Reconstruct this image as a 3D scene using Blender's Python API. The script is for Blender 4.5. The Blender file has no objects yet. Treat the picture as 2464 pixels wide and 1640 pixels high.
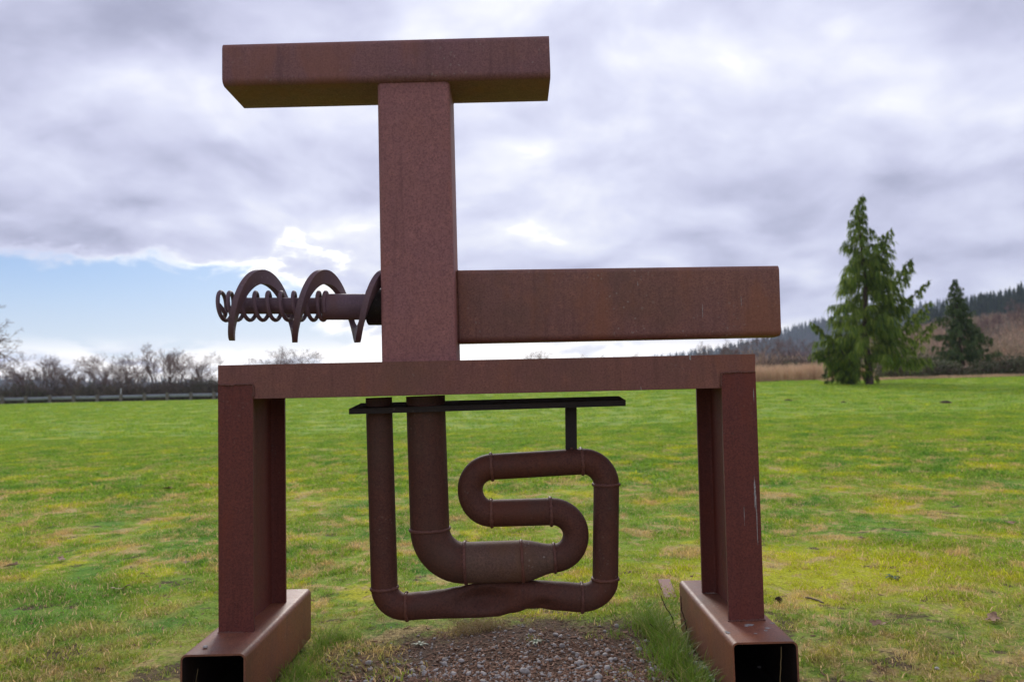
import bpy, bmesh, math, random
import numpy as np
from mathutils import Vector, Matrix, noise as mnoise

random.seed(7)
rng = np.random.default_rng(11)
R = math.radians
scene = bpy.context.scene
col = scene.collection

# ------------------------------------------------------------------ camera
F = 1838.0                      # focal length in photograph pixels (2464 wide)
CAM = Vector((0.0, -4.3, 1.6))
ROT = (Matrix.Rotation(R(90 + 4.1), 3, 'X') @ Matrix.Rotation(R(-1.29), 3, 'Z'))
cd = bpy.data.cameras.new('camera')
cd.sensor_width = 36.0
cd.lens = F / 2464 * 36.0
cd.clip_start = 0.05
cd.clip_end = 12000
cd.dof.use_dof = True
cd.dof.focus_distance = 4.45
cd.dof.aperture_fstop = 2.0
cam = bpy.data.objects.new('camera', cd)
cam.matrix_world = Matrix.Translation(CAM) @ ROT.to_4x4()
col.objects.link(cam)
scene.camera = cam

# ------------------------------------------------------------------ light + exposure
SUN_AZ, SUN_EL = R(-7), R(24)
SUN = Vector((math.sin(SUN_AZ) * math.cos(SUN_EL), math.cos(SUN_AZ) * math.cos(SUN_EL), math.sin(SUN_EL)))
sl = bpy.data.lights.new('sun', 'SUN')
sl.energy = 1.5
sl.angle = R(16)
sl.color = (1.0, 0.95, 0.88)
so = bpy.data.objects.new('sun', sl)
so.rotation_euler = SUN.to_track_quat('Z', 'Y').to_euler()
col.objects.link(so)

scene.view_settings.view_transform = 'Standard'
scene.view_settings.look = 'None'
scene.view_settings.exposure = 0.60
scene.view_settings.gamma = 1.0
scene.view_settings.use_curve_mapping = False
scene.render.engine = 'CYCLES'
scene.cycles.use_denoising = True
scene.cycles.max_bounces = 6
scene.cycles.transparent_max_bounces = 8
scene.cycles.volume_bounces = 0


class NT:
    """small helper that writes node trees as expressions"""
    def __init__(self, tree):
        self.t = tree
        self.n = tree.nodes
        self.l = tree.links

    def put(self, sock, v):
        if v is None:
            return
        if isinstance(v, bpy.types.NodeSocket):
            self.l.new(v, sock)
        else:
            if hasattr(sock, 'default_value'):
                try:
                    sock.default_value = v
                except Exception:
                    sock.default_value = tuple(v) + (1.0,)

    def m(self, op, a, b=None, c=None, clamp=False):
        n = self.n.new('ShaderNodeMath')
        n.operation = op
        n.use_clamp = clamp
        self.put(n.inputs[0], a)
        if b is not None:
            self.put(n.inputs[1], b)
        if c is not None:
            self.put(n.inputs[2], c)
        return n.outputs[0]

    def v(self, op, a, b=None, scale=None):
        n = self.n.new('ShaderNodeVectorMath')
        n.operation = op
        self.put(n.inputs[0], a)
        if b is not None:
            self.put(n.inputs[1], b)
        if scale is not None:
            self.put(n.inputs['Scale'], scale)
        return n.outputs['Value'] if op in ('DOT_PRODUCT', 'LENGTH', 'DISTANCE') else n.outputs[0]

    def noise(self, vec, scale, detail=4, rough=0.55, dist=0.0, out='Fac'):
        n = self.n.new('ShaderNodeTexNoise')
        self.put(n.inputs['Vector'], vec)
        n.inputs['Scale'].default_value = scale
        n.inputs['Detail'].default_value = detail
        n.inputs['Roughness'].default_value = rough
        n.inputs['Distortion'].default_value = dist
        return n.outputs[0] if out == 'Fac' else n.outputs[1]

    def ramp(self, fac, stops, interp='LINEAR'):
        n = self.n.new('ShaderNodeValToRGB')
        n.color_ramp.interpolation = interp
        els = n.color_ramp.elements
        while len(els) < len(stops):
            els.new(0.5)
        for e, (p, c) in zip(els, stops):
            e.position = p
            e.color = (c, c, c, 1) if isinstance(c, (int, float)) else tuple(c) + (1,)
        self.put(n.inputs[0], fac)
        return n.outputs[0]

    def step(self, x, a, b):
        n = self.n.new('ShaderNodeMapRange')
        n.interpolation_type = 'SMOOTHSTEP'
        self.put(n.inputs[0], x)
        n.inputs[1].default_value = a
        n.inputs[2].default_value = b
        return n.outputs[0]

    def mix(self, fac, a, b, mode='MIX'):
        n = self.n.new('ShaderNodeMix')
        n.data_type = 'RGBA'
        n.blend_type = mode
        self.put(n.inputs[0], fac)
        for s, x in ((n.inputs[6], a), (n.inputs[7], b)):
            if isinstance(x, bpy.types.NodeSocket):
                self.l.new(x, s)
            else:
                s.default_value = tuple(x) + (1,) if len(x) == 3 else x
        return n.outputs[2]

    def xyz(self, x, y, z):
        n = self.n.new('ShaderNodeCombineXYZ')
        for i, q in enumerate((x, y, z)):
            self.put(n.inputs[i], q)
        return n.outputs[0]

    def sep(self, v):
        n = self.n.new('ShaderNodeSeparateXYZ')
        self.put(n.inputs[0], v)
        return n.outputs


# ------------------------------------------------------------------ sky (world)
world = bpy.data.worlds.new('World')
scene.world = world
world.use_nodes = True
wt = world.node_tree
wt.nodes.clear()
w = NT(wt)
sky = wt.nodes.new('ShaderNodeTexSky')
sky.sky_type = 'NISHITA'
sky.sun_disc = False
sky.sun_elevation = SUN_EL
sky.sun_rotation = SUN_AZ
sky.air_density = 1.0
sky.dust_density = 0.15
sky.ozone_density = 3.0
tc = wt.nodes.new('ShaderNodeTexCoord')
D = w.v('NORMALIZE', tc.outputs['Generated'])
sx, sy, sz = w.sep(D)
zc = w.m('MAXIMUM', sz, 0.0)
az = w.m('ARCTAN2', sx, sy)
den = w.m('ADD', zc, 0.34)
P = w.xyz(w.m('DIVIDE', sx, den), w.m('DIVIDE', sy, den), 0.0)
# the cloud sheet runs in streets from lower left to upper right
Pr = w.v('ADD', w.v('SCALE', P, scale=1.0), (2.3, 0.4, 0.0))
warp = w.noise(Pr, 1.8, 3, 0.5, out='Color')
Pw = w.v('ADD', Pr, w.v('SCALE', w.v('SUBTRACT', warp, (0.5, 0.5, 0.5)), scale=0.26))
n1 = w.noise(Pw, 2.0, 7, 0.52)
n2 = w.noise(w.v('ADD', Pw, (-0.03, 0.11, 0.0)), 2.0, 5, 0.52)
big = w.noise(w.v('ADD', P, (9.1, 4.4, 0.0)), 1.1, 3, 0.5)
# the clearing low on the left
ha = w.step(w.m('ADD', az, 0.02), 0.0, -0.36)
he = w.m('MULTIPLY', w.step(zc, 0.27, 0.10), w.step(zc, 0.03, 0.070))
hole = w.m('MULTIPLY', ha, he)
thr = w.m('ADD', -0.16, w.m('MULTIPLY', hole, 0.98))
ne = w.noise(w.xyz(w.m('MULTIPLY', az, 8.0), w.m('MULTIPLY', zc, 17.0), 1.7), 1.0, 8, 0.58, 0.25)
nc = w.m('ADD', w.m('MULTIPLY', n1, 0.35), w.m('ADD', -0.44, w.m('MULTIPLY', ne, 1.55)))
cov = w.step(w.m('SUBTRACT', nc, thr), -0.11, 0.10)
# heap clouds hugging the horizon
Ph = w.xyz(w.m('MULTIPLY', az, 9.0), w.m('MULTIPLY', zc, 26.0), 0.0)
nh = w.noise(Ph, 1.0, 8, 0.55, 0.3)
covh = w.m('MULTIPLY', w.step(nh, 0.40, 0.48), w.step(zc, 0.085, 0.045))
covh = w.m('MULTIPLY', covh, w.step(az, 0.52, 0.20))
nh2 = w.noise(w.v('ADD', Ph, (0.0, 0.35, 0.0)), 1.0, 5, 0.55, 0.3)
glow = w.m('POWER', w.m('MAXIMUM', w.v('DOT_PRODUCT', D, tuple(SUN)), 0.0), 9.0)
lowg = w.m('MULTIPLY', w.step(zc, 0.15, 0.0), w.step(w.m('ABSOLUTE', w.m('SUBTRACT', az, -0.06)), 0.50, 0.05))
shade = w.m('MULTIPLY', w.m('SUBTRACT', n1, n2), 2.6)
bankd = w.m('MULTIPLY', w.step(az, -0.22, -0.60), w.step(zc, 0.16, 0.40))
f = w.m('ADD', w.m('ADD', w.m('SUBTRACT', 0.30, w.m('MULTIPLY', bankd, 0.30)), shade), w.m('MULTIPLY', w.m('SUBTRACT', big, 0.5), 0.9))
thin = w.step(w.m('SUBTRACT', nc, thr), 0.20, 0.0)
f = w.m('ADD', f, w.m('MULTIPLY', thin, 0.55))
f = w.m('ADD', f, w.m('MULTIPLY', glow, 0.24))
f = w.m('ADD', f, w.m('MULTIPLY', lowg, 0.8))
f = w.m('DIVIDE', w.m('ADD', f, 0.55), 1.55)
ccol = w.ramp(f, [(0.0, (0.20, 0.21, 0.30)), (0.30, (0.30, 0.31, 0.42)), (0.50, (0.425, 0.435, 0.565)), (0.68, (0.53, 0.545, 0.665)),
                  (0.86, (0.67, 0.68, 0.725)), (1.0, (1.0, 0.98, 0.95))])
fh = w.m('ADD', w.m('ADD', 0.76, w.m('MULTIPLY', w.m('SUBTRACT', nh, nh2), 2.2)), w.m('MULTIPLY', lowg, 0.5))
hcol = w.ramp(fh, [(0.25, (0.50, 0.56, 0.68)), (0.6, (0.74, 0.75, 0.80)), (0.95, (1.05, 1.01, 0.97))])
blue = w.v('MULTIPLY', sky.outputs[0], (0.036, 0.050, 0.067))
haze_h = w.m('ADD', 0.22, w.m('MULTIPLY', w.step(zc, 0.17, 0.02), 0.68))
haze_h = w.m('ADD', haze_h, w.m('MULTIPLY', w.step(az, -0.62, -0.15), 0.25), clamp=True)
blue = w.mix(haze_h, blue, (0.66, 0.70, 0.74))
base = w.mix(cov, blue, ccol)
base = w.mix(covh, base, hcol)
below = w.step(sz, -0.002, -0.03)
base = w.mix(below, base, (0.12, 0.13, 0.10))
bg = wt.nodes.new('ShaderNodeBackground')
bg.inputs['Strength'].default_value = 0.1
wt.links.new(w.v('SCALE', base, scale=10.0), bg.inputs['Color'])
wo = wt.nodes.new('ShaderNodeOutputWorld')
wt.links.new(bg.outputs[0], wo.inputs['Surface'])


# ------------------------------------------------------------------ helpers
def at(u, v, Y):
    """the point at world depth Y seen at photograph pixel (u, v): used to take measurements"""
    d = ROT @ Vector(((u - 1232) / F, -(v - 820) / F, -1.0))
    return CAM + d * ((Y - CAM.y) / d.y)


def sstep(a, b, x):
    t = np.clip((x - a) / (b - a), 0, 1)
    return t * t * (3 - 2 * t)


def ground_h(x, y):
    x = np.asarray(x, float)
    y = np.asarray(y, float)
    s = np.clip((y - 2.0) / 73.0, 0, 1)
    h = 1.95 * s ** 1.15 + 0.85 * (1 - np.exp(-np.maximum(x - 2, 0) / 9)) * np.clip((y - 6) / 40, 0, 1)
    h = h * (1 - sstep(95, 260, y))
    h = h + 0.022 * np.sin(x * 1.3 + 0.7 * y) * np.sin(y * 0.9 - 0.3 * x) * sstep(-3, 3, y + 1.5)
    h = h + 0.012 * np.sin(x * 3.1 + 1.7 * np.sin(y * 1.3)) * np.sin(y * 2.7)
    return h


def gpt(u, v):
    """photograph pixel -> point on the lawn"""
    d = ROT @ Vector(((u - 1232) / F, -(v - 820) / F, -1.0))
    t = 1.0
    for _ in range(60):
        p = CAM + d * t
        dz = p.z - float(ground_h(p.x, p.y))
        if dz < 0.0005:
            break
        t += max(0.002, dz * 1.2)
    p = CAM + d * t
    return Vector((p.x, p.y, float(ground_h(p.x, p.y))))


def mesh_obj(name, verts, faces, mat, parent=None, smooth=False, sharp=None):
    me = bpy.data.meshes.new(name)
    me.from_pydata([tuple(v) for v in verts], [], [tuple(f) for f in faces])
    me.materials.append(mat)
    if smooth:
        me.polygons.foreach_set('use_smooth', [True] * len(me.polygons))
        if sharp is not None:
            me.set_sharp_from_angle(angle=R(sharp))
    me.update()
    o = bpy.data.objects.new(name, me)
    col.objects.link(o)
    if parent is not None:
        o.parent = parent
        o.matrix_parent_inverse = parent.matrix_basis.inverted()
    return o


def empty(name, loc=(0, 0, 0)):
    o = bpy.data.objects.new(name, None)
    o.location = loc
    o.empty_display_size = 0.2
    col.objects.link(o)
    return o


def tag(o, label=None, cat=None, group=None, kind=None):
    if label:
        o['label'] = label
    if cat:
        o['category'] = cat
    if group:
        o['group'] = group
    if kind:
        o['kind'] = kind
    return o


class MB:
    def __init__(self):
        self.v = []
        self.f = []

    def add(self, vs, fs):
        b = len(self.v)
        self.v += [tuple(p) for p in vs]
        self.f += [tuple(i + b for i in q) for q in fs]

    def tube(self, pts, radii, n=6, cap=True):
        pts = [Vector(p) for p in pts]
        if not hasattr(radii, '__len__'):
            radii = [radii] * len(pts)
        rings = []
        up = Vector((0.31, 0.22, 0.92))
        prev = None
        for i, p in enumerate(pts):
            t = (pts[min(i + 1, len(pts) - 1)] - pts[max(i - 1, 0)])
            t = t.normalized() if t.length > 1e-9 else Vector((0, 0, 1))
            a = (up - t * up.dot(t)) if prev is None else (prev - t * prev.dot(t))
            if a.length < 1e-4:
                a = Vector((1, 0, 0)) - t * t.x
            a.normalize()
            prev = a
            b = t.cross(a)
            rings.append([p + (a * math.cos(2 * math.pi * k / n) + b * math.sin(2 * math.pi * k / n)) * radii[i] for k in range(n)])
        vs = [q for r in rings for q in r]
        fs = []
        for i in range(len(rings) - 1):
            for k in range(n):
                fs.append((i * n + k, i * n + (k + 1) % n, (i + 1) * n + (k + 1) % n, (i + 1) * n + k))
        if cap:
            fs.append(tuple(range(n))[::-1])
            fs.append(tuple((len(rings) - 1) * n + k for k in range(n)))
        self.add(vs, fs)

    def box(self, a, b):
        (x0, y0, z0), (x1, y1, z1) = a, b
        self.add([(x0, y0, z0), (x1, y0, z0), (x1, y1, z0), (x0, y1, z0), (x0, y0, z1), (x1, y0, z1), (x1, y1, z1), (x0, y1, z1)],
                 [(0, 3, 2, 1), (4, 5, 6, 7), (0, 1, 5, 4), (1, 2, 6, 5), (2, 3, 7, 6), (3, 0, 4, 7)])

    def obj(self, name, mat, parent=None, smooth=False, sharp=None):
        return mesh_obj(name, self.v, self.f, mat, parent, smooth, sharp)


# ------------------------------------------------------------------ materials
def new_mat(name):
    m = bpy.data.materials.new(name)
    m.use_nodes = True
    nt = m.node_tree
    bsdf = nt.nodes['Principled BSDF']
    return m, NT(nt), bsdf


def set_rough(b, r, spec=0.5):
    b.inputs['Roughness'].default_value = r
    b.inputs['Specular IOR Level'].default_value = spec


def bump(k, b, h, strength, dist):
    n = k.n.new('ShaderNodeBump')
    n.inputs['Strength'].default_value = strength
    n.inputs['Distance'].default_value = dist
    k.put(n.inputs['Height'], h)
    k.l.new(n.outputs[0], b.inputs['Normal'])


def simple_mat(name, c, rough=0.8, var=0.25, scale=8.0, spec=0.3, c2=None):
    m, k, b = new_mat(name)
    g = k.n.new('ShaderNodeNewGeometry')
    n = k.noise(g.outputs['Position'], scale, 5, 0.6)
    c2 = c2 or tuple(x * (1 - var * 1.6) for x in c)
    k.put(b.inputs['Base Color'], k.mix(k.step(n, 0.3, 0.7), c2, c))
    set_rough(b, rough, spec)
    return m


def rust(name, c, dark, warm, lichen=0.3, moss=0.2, rough=0.62, streak=0.5, grain=0.68):
    m, k, b = new_mat(name)
    g = k.n.new('ShaderNodeNewGeometry')
    p = g.outputs['Position']
    n_big = k.noise(p, 2.3, 5, 0.6)
    n_mid = k.noise(p, 15, 6, 0.7)
    n_fine = k.noise(p, 95, 4, 0.8)
    st = k.noise(k.v('MULTIPLY', p, (24.0, 24.0, 1.3)), 1.0, 5, 0.65)
    cc = k.mix(k.step(n_big, 0.32, 0.68), c, warm)
    cc = k.mix(k.m('MULTIPLY', k.step(st, 0.48, 0.74), streak), cc, dark)
    cc = k.mix(k.m('MULTIPLY', k.step(n_mid, 0.50, 0.72), 0.45), cc, tuple(x * 1.5 for x in warm))
    cc = k.mix(k.m('MULTIPLY', k.step(n_fine, 0.46, 0.62), grain), cc, dark)
    cc = k.mix(k.m('MULTIPLY', k.step(n_fine, 0.42, 0.30), 0.5), cc, tuple(x * 1.7 for x in c))
    org = k.step(k.noise(k.v('MULTIPLY', k.v('ADD', p, (1, 4, 2)), (3.5, 3.5, 1.2)), 1.0, 5, 0.62), 0.50, 0.66)
    cc = k.mix(k.m('MULTIPLY', org, 0.45), cc, (warm[0] * 1.12, warm[1] * 0.92, warm[2] * 0.62))
    # film of algae in broad patches
    al = k.m('MULTIPLY', k.step(k.noise(k.v('ADD', p, (5, 3, 9)), 1.7, 4, 0.6), 0.45, 0.7), moss)
    cc = k.mix(al, cc, (0.080, 0.056, 0.036))
    # pale lichen spots, some of them rings
    vor = k.n.new('ShaderNodeTexVoronoi')
    k.put(vor.inputs['Vector'], k.v('ADD', p, k.v('SCALE', k.noise(p, 30, 3, 0.6, out='Color'), scale=0.03)))
    vor.inputs['Scale'].default_value = 46
    spots = k.m('MULTIPLY', k.step(vor.outputs['Distance'], 0.34, 0.22), k.m('ADD', 0.35, k.m('MULTIPLY', k.step(vor.outputs['Distance'], 0.05, 0.2), 0.65)))
    pick = k.step(k.sep(vor.outputs['Color'])[0], 0.72, 0.80)
    sel = k.step(k.noise(k.v('ADD', p, (2, 8, 1)), 3.2, 4, 0.65), 0.50, 0.66)
    lich = k.m('MULTIPLY', k.m('MULTIPLY', k.m('MULTIPLY', spots, sel), pick), lichen)
    cc = k.mix(lich, cc, (0.30, 0.25, 0.21))
    k.put(b.inputs['Base Color'], cc)
    rr = k.m('ADD', rough - 0.10, k.m('MULTIPLY', n_mid, 0.24))
    k.put(b.inputs['Roughness'], rr)
    b.inputs['Specular IOR Level'].default_value = 0.28
    h = k.m('ADD', k.m('MULTIPLY', n_fine, 0.8), k.m('MULTIPLY', n_mid, 1.0))
    bump(k, b, h, 0.35, 0.005)
    return m


M = {}
M['rust_stem'] = rust('rust_stem', (0.2882, 0.1265, 0.1210), (0.1540, 0.0649, 0.0616), (0.3025, 0.1298, 0.1122), 0.10, 0.05)
M['rust_bar'] = rust('rust_bar', (0.2214, 0.1037, 0.1058), (0.1210, 0.0551, 0.0562), (0.2268, 0.1069, 0.0950), 0.6, 0.18)
M['rust_arm'] = rust('rust_arm', (0.2185, 0.1005, 0.0808), (0.1147, 0.0503, 0.0425), (0.2294, 0.1027, 0.0699), 0.6, 0.30)
M['rust_beam'] = rust('rust_beam', (0.2058, 0.0845, 0.0671), (0.1083, 0.0433, 0.0358), (0.2220, 0.0931, 0.0628), 0.2, 0.25)
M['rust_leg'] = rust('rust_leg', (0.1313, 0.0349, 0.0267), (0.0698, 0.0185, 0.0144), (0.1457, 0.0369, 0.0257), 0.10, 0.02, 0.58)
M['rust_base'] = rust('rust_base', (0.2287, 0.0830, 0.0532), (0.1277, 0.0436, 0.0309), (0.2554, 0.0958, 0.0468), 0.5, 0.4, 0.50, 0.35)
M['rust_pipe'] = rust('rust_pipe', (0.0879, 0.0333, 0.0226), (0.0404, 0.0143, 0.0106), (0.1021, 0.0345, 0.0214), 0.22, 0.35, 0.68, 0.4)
M['rust_weathered'] = rust('rust_weathered', (0.1310, 0.0707, 0.0502), (0.0626, 0.0307, 0.0228), (0.1368, 0.0752, 0.0502), 0.6, 0.75, 0.72, 0.3)
M['rust_dark'] = rust('rust_dark', (0.0228, 0.0152, 0.0133), (0.0104, 0.0076, 0.0066), (0.0266, 0.0162, 0.0133), 0.25, 0.1, 0.6, 0.3)  # dark rust; the base tubes use it as painted shade inside
M['rust_shaft'] = rust('rust_shaft', (0.1425, 0.0879, 0.1069), (0.0890, 0.0570, 0.0713), (0.1544, 0.0902, 0.1045), 0.4, 0.2, 0.6, 0.2, 0.4)
M['weld'] = rust('weld', (0.130, 0.052, 0.038), (0.060, 0.023, 0.018), (0.15, 0.062, 0.044), 0.1, 0.1, 0.55, 0.1)
M['dropping'] = simple_mat('bird_lime', (0.42, 0.39, 0.36), 0.9, 0.35, 90)


def lawn_colour(k):
    """patchy winter lawn; returns colour, dead mask, bare mask, from world position"""
    g = k.n.new('ShaderNodeNewGeometry')
    p = k.v('MULTIPLY', g.outputs['Position'], (1.0, 1.0, 0.0))
    px, py, pz = k.sep(p)
    far = k.step(py, 5.0, 26.0)
    a = k.noise(p, 0.33, 4, 0.6)
    bnz = k.noise(k.v('ADD', p, (13, 7, 0)), 1.15, 5, 0.62, 0.4)
    c = k.noise(k.v('ADD', p, (3, 21, 0)), 1.9, 6, 0.66, 0.6)
    d = k.noise(k.v('ADD', p, (31, 2, 0)), 2.7, 5, 0.66, 0.5)
    green = k.mix(k.step(a, 0.35, 0.65), (0.235, 0.400, 0.040), (0.380, 0.490, 0.042))
    green = k.mix(k.m('MULTIPLY', k.step(bnz, 0.52, 0.64), 0.9), green, (0.62, 0.60, 0.032))
    green = k.mix(k.m('MULTIPLY', k.step(bnz, 0.47, 0.36), 0.85), green, (0.130, 0.320, 0.038))
    dead = k.m('MULTIPLY', k.step(c, 0.515, 0.615), k.m('SUBTRACT', 0.92, k.m('MULTIPLY', far, 0.55)))
    fine_t = k.noise(k.v('ADD', p, (7, 3, 0)), 6.5, 5, 0.7, 0.4)
    dead = k.m('MAXIMUM', dead, k.m('MULTIPLY', k.step(fine_t, 0.545, 0.655), k.m('SUBTRACT', 0.85, k.m('MULTIPLY', far, 0.60))))
    green = k.mix(k.m('MULTIPLY', k.step(fine_t, 0.45, 0.35), 0.65), green, (0.085, 0.195, 0.030))
    worn = k.step(k.m('ADD', py, k.m('MULTIPLY', k.m('SUBTRACT', c, 0.5), 7.0)), 2.6, -1.0)
    dead = k.m('MAXIMUM', dead, k.m('MULTIPLY', worn, k.step(fine_t, 0.40, 0.60)))
    green = k.mix(k.m('MULTIPLY', worn, 0.55), green, (0.185, 0.230, 0.040))
    # a lush patch on the left and a mossy one on the right of the sculpture
    e1 = k.v('DISTANCE', k.v('MULTIPLY', p, (0.55, 1.0, 0.0)), (-2.1, 1.9, 0.0))
    lush = k.step(k.m('ADD', e1, k.m('MULTIPLY', bnz, 1.6)), 2.3, 1.2)
    dead = k.m('MULTIPLY', dead, k.m('SUBTRACT', 1.0, k.m('MULTIPLY', lush, 0.75)))
    green = k.mix(k.m('MULTIPLY', lush, 0.7), green, (0.130, 0.315, 0.045))
    e2 = k.v('DISTANCE', k.v('MULTIPLY', p, (0.6, 1.0, 0.0)), (1.6, 2.6, 0.0))
    moss = k.step(k.m('ADD', e2, k.m('MULTIPLY', fine_t, 2.2)), 2.6, 1.5)
    green = k.mix(k.m('MULTIPLY', moss, 0.7), green, (0.66, 0.64, 0.030))
    colr = k.mix(dead, green, k.mix(worn, (0.68, 0.505, 0.210), (0.40, 0.285, 0.125)))
    bare = k.m('MULTIPLY', k.step(k.m('ADD', d, k.m('MULTIPLY', worn, 0.07)), 0.59, 0.66), k.m('SUBTRACT', 0.9, k.m('MULTIPLY', far, 0.7)))
    colr = k.mix(k.m('MULTIPLY', far, 0.40), colr, (0.315, 0.490, 0.055))
    return g, p, colr, dead, bare


def grass_mat(name, tint=(1, 1, 1), tan=0.15):
    m, k, b = new_mat(name)
    g, p, colr, dead, bare = lawn_colour(k)
    rnd = g.outputs['Random Per Island']
    colr = k.mix(k.step(rnd, 1.0 - tan, 1.0 - tan + 0.03), colr, (0.62, 0.45, 0.24))
    hs = k.n.new('ShaderNodeHueSaturation')
    rnd2 = k.m('FRACT', k.m('MULTIPLY', rnd, 7.31))
    k.put(hs.inputs['Value'], k.m('ADD', 0.62, k.m('MULTIPLY', rnd2, 0.85)))
    k.put(hs.inputs['Color'], colr)
    cc = k.mix(1.0, hs.outputs[0], tint, 'MULTIPLY')
    k.put(b.inputs['Base Color'], cc)
    set_rough(b, 0.6, 0.12)
    tr = k.n.new('ShaderNodeBsdfTranslucent')
    k.put(tr.inputs['Color'], cc)
    mx = k.n.new('ShaderNodeMixShader')
    mx.inputs[0].default_value = 0.40
    k.l.new(b.outputs[0], mx.inputs[1])
    k.l.new(tr.outputs[0], mx.inputs[2])
    k.l.new(mx.outputs[0], k.n['Material Output'].inputs['Surface'])
    return m


GRAVEL_C = (0.10, 0.34)        # centre of the bare patch under the pipes


def ground_mat():
    m, k, b = new_mat('lawn_ground')
    g, p, colr, dead, bare = lawn_colour(k)
    fine = k.noise(p, 38, 4, 0.7)
    med = k.noise(p, 9, 4, 0.65)
    soil = k.mix(k.step(fine, 0.35, 0.65), (0.060, 0.038, 0.026), (0.165, 0.108, 0.072))
    cc = k.mix(k.step(fine, 0.30, 0.72), tuple((0.55, 0.55, 0.55)), tuple((1.12, 1.12, 1.12)))
    cc = k.mix(1.0, colr, cc, 'MULTIPLY')
    cc = k.mix(bare, cc, soil)
    # bare gravel patch under the sculpture
    dx, dy, dz = k.sep(k.v('SUBTRACT', p, (GRAVEL_C[0], GRAVEL_C[1], 0)))
    e = k.m('SQRT', k.m('ADD', k.m('POWER', k.m('ABSOLUTE', k.m('DIVIDE', dx, 1.30)), 2.0), k.m('POWER', k.m('ABSOLUTE', k.m('DIVIDE', dy, 0.98)), 2.0)))
    e = k.m('ADD', e, k.m('MULTIPLY', k.m('SUBTRACT', k.noise(p, 3.2, 4, 0.65), 0.5), 1.1))
    gm = k.step(k.m('ADD', e, k.m('MULTIPLY', k.m('SUBTRACT', fine, 0.5), 0.5)), 1.22, 0.70)
    cc = k.mix(gm, cc, soil)
    k.put(b.inputs['Base Color'], cc)
    set_rough(b, 0.95, 0.1)
    bump(k, b, k.m('ADD', fine, k.m('MULTIPLY', med, 1.5)), 0.8, 0.02)
    return m


M['ground'] = ground_mat()
M['grass'] = grass_mat('grass_blades', (1.05, 1.05, 1.0), 0.20)
M['grass_far'] = grass_mat('grass_blades_far', (1.0, 1.0, 1.0), 0.06)


def island_mat(name, cols, rough=0.7, spec=0.3, transl=0.0, scale=None, metal=0):
    """each separate piece of the mesh takes its own shade out of a range of colours"""
    m, k, b = new_mat(name)
    g = k.n.new('ShaderNodeNewGeometry')
    st = [(i / max(1, len(cols) - 1), c) for i, c in enumerate(cols)]
    cc = k.ramp(g.outputs['Random Per Island'], st)
    if scale:
        n = k.noise(g.outputs['Position'], scale, 4, 0.6)
        cc = k.mix(1.0, cc, k.mix(k.step(n, 0.3, 0.7), (0.6, 0.6, 0.6), (1.15, 1.15, 1.15)), 'MULTIPLY')
    k.put(b.inputs['Base Color'], cc)
    set_rough(b, rough, spec)
    if transl:
        tr = k.n.new('ShaderNodeBsdfTranslucent')
        k.put(tr.inputs['Color'], cc)
        mx = k.n.new('ShaderNodeMixShader')
        mx.inputs[0].default_value = transl
        k.l.new(b.outputs[0], mx.inputs[1])
        k.l.new(tr.outputs[0], mx.inputs[2])
        k.l.new(mx.outputs[0], k.n['Material Output'].inputs['Surface'])
    return m


M['bark'] = simple_mat('bark_grey', (0.19, 0.135, 0.115), 0.9, 0.3, 3)
M['twig'] = simple_mat('twig_brown', (0.28, 0.185, 0.155), 0.9, 0.3, 2)
M['cbark'] = simple_mat('conifer_bark', (0.12, 0.08, 0.065), 0.9, 0.35, 12)
M['needle'] = island_mat('conifer_sprays', [(0.070, 0.120, 0.026), (0.125, 0.200, 0.032), (0.215, 0.290, 0.042), (0.32, 0.37, 0.060)], 0.6, 0.2, 0.5)
M['needle2'] = island_mat('conifer_sprays_dark', [(0.040, 0.070, 0.022), (0.070, 0.110, 0.030), (0.125, 0.170, 0.040)], 0.6, 0.25, 0.2)
def plant_mat(name, cols):
    m, k, b = new_mat(name)
    oi = k.n.new('ShaderNodeObjectInfo')
    g = k.n.new('ShaderNodeNewGeometry')
    cc = k.ramp(oi.outputs['Random'], [(i / (len(cols) - 1), c) for i, c in enumerate(cols)])
    cc = k.mix(1.0, cc, k.mix(g.outputs['Random Per Island'], (0.55, 0.55, 0.55), (1.4, 1.4, 1.4)), 'MULTIPLY')
    k.put(b.inputs['Base Color'], cc)
    set_rough(b, 0.9, 0.1)
    return m


M['brush'] = plant_mat('brushwood_twigs', [(0.30, 0.22, 0.18), (0.52, 0.34, 0.22), (0.42, 0.29, 0.22), (0.58, 0.40, 0.26), (0.26, 0.24, 0.14), (0.40, 0.33, 0.29)])
M['thicket'] = plant_mat('thicket_twigs', [(0.085, 0.07, 0.056), (0.15, 0.115, 0.092), (0.10, 0.105, 0.064), (0.19, 0.135, 0.11), (0.115, 0.095, 0.08)])
M['bramble'] = island_mat('bramble_leaves', [(0.080, 0.095, 0.045), (0.13, 0.15, 0.07), (0.20, 0.16, 0.10), (0.10, 0.135, 0.055)], 0.7, 0.3, 0.15)
M['cane'] = simple_mat('bramble_canes', (0.22, 0.14, 0.10), 0.85, 0.3, 5)
M['dry'] = island_mat('dry_grass', [(0.55, 0.36, 0.22), (0.70, 0.48, 0.31), (0.76, 0.55, 0.36), (0.50, 0.34, 0.21)], 0.8, 0.1, 0.3)
M['forest'] = island_mat('forest_conifers', [(0.018, 0.034, 0.018), (0.030, 0.050, 0.024), (0.045, 0.060, 0.030)], 0.9, 0.05)
M['wood'] = simple_mat('weathered_wood', (0.22, 0.19, 0.16), 0.85, 0.3, 6)
M['galv'] = simple_mat('galvanised_rail', (0.32, 0.335, 0.38), 0.5, 0.15, 4, 0.5)
M['sign'] = simple_mat('sign_back', (0.62, 0.62, 0.68), 0.5, 0.1, 4, 0.4)
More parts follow.
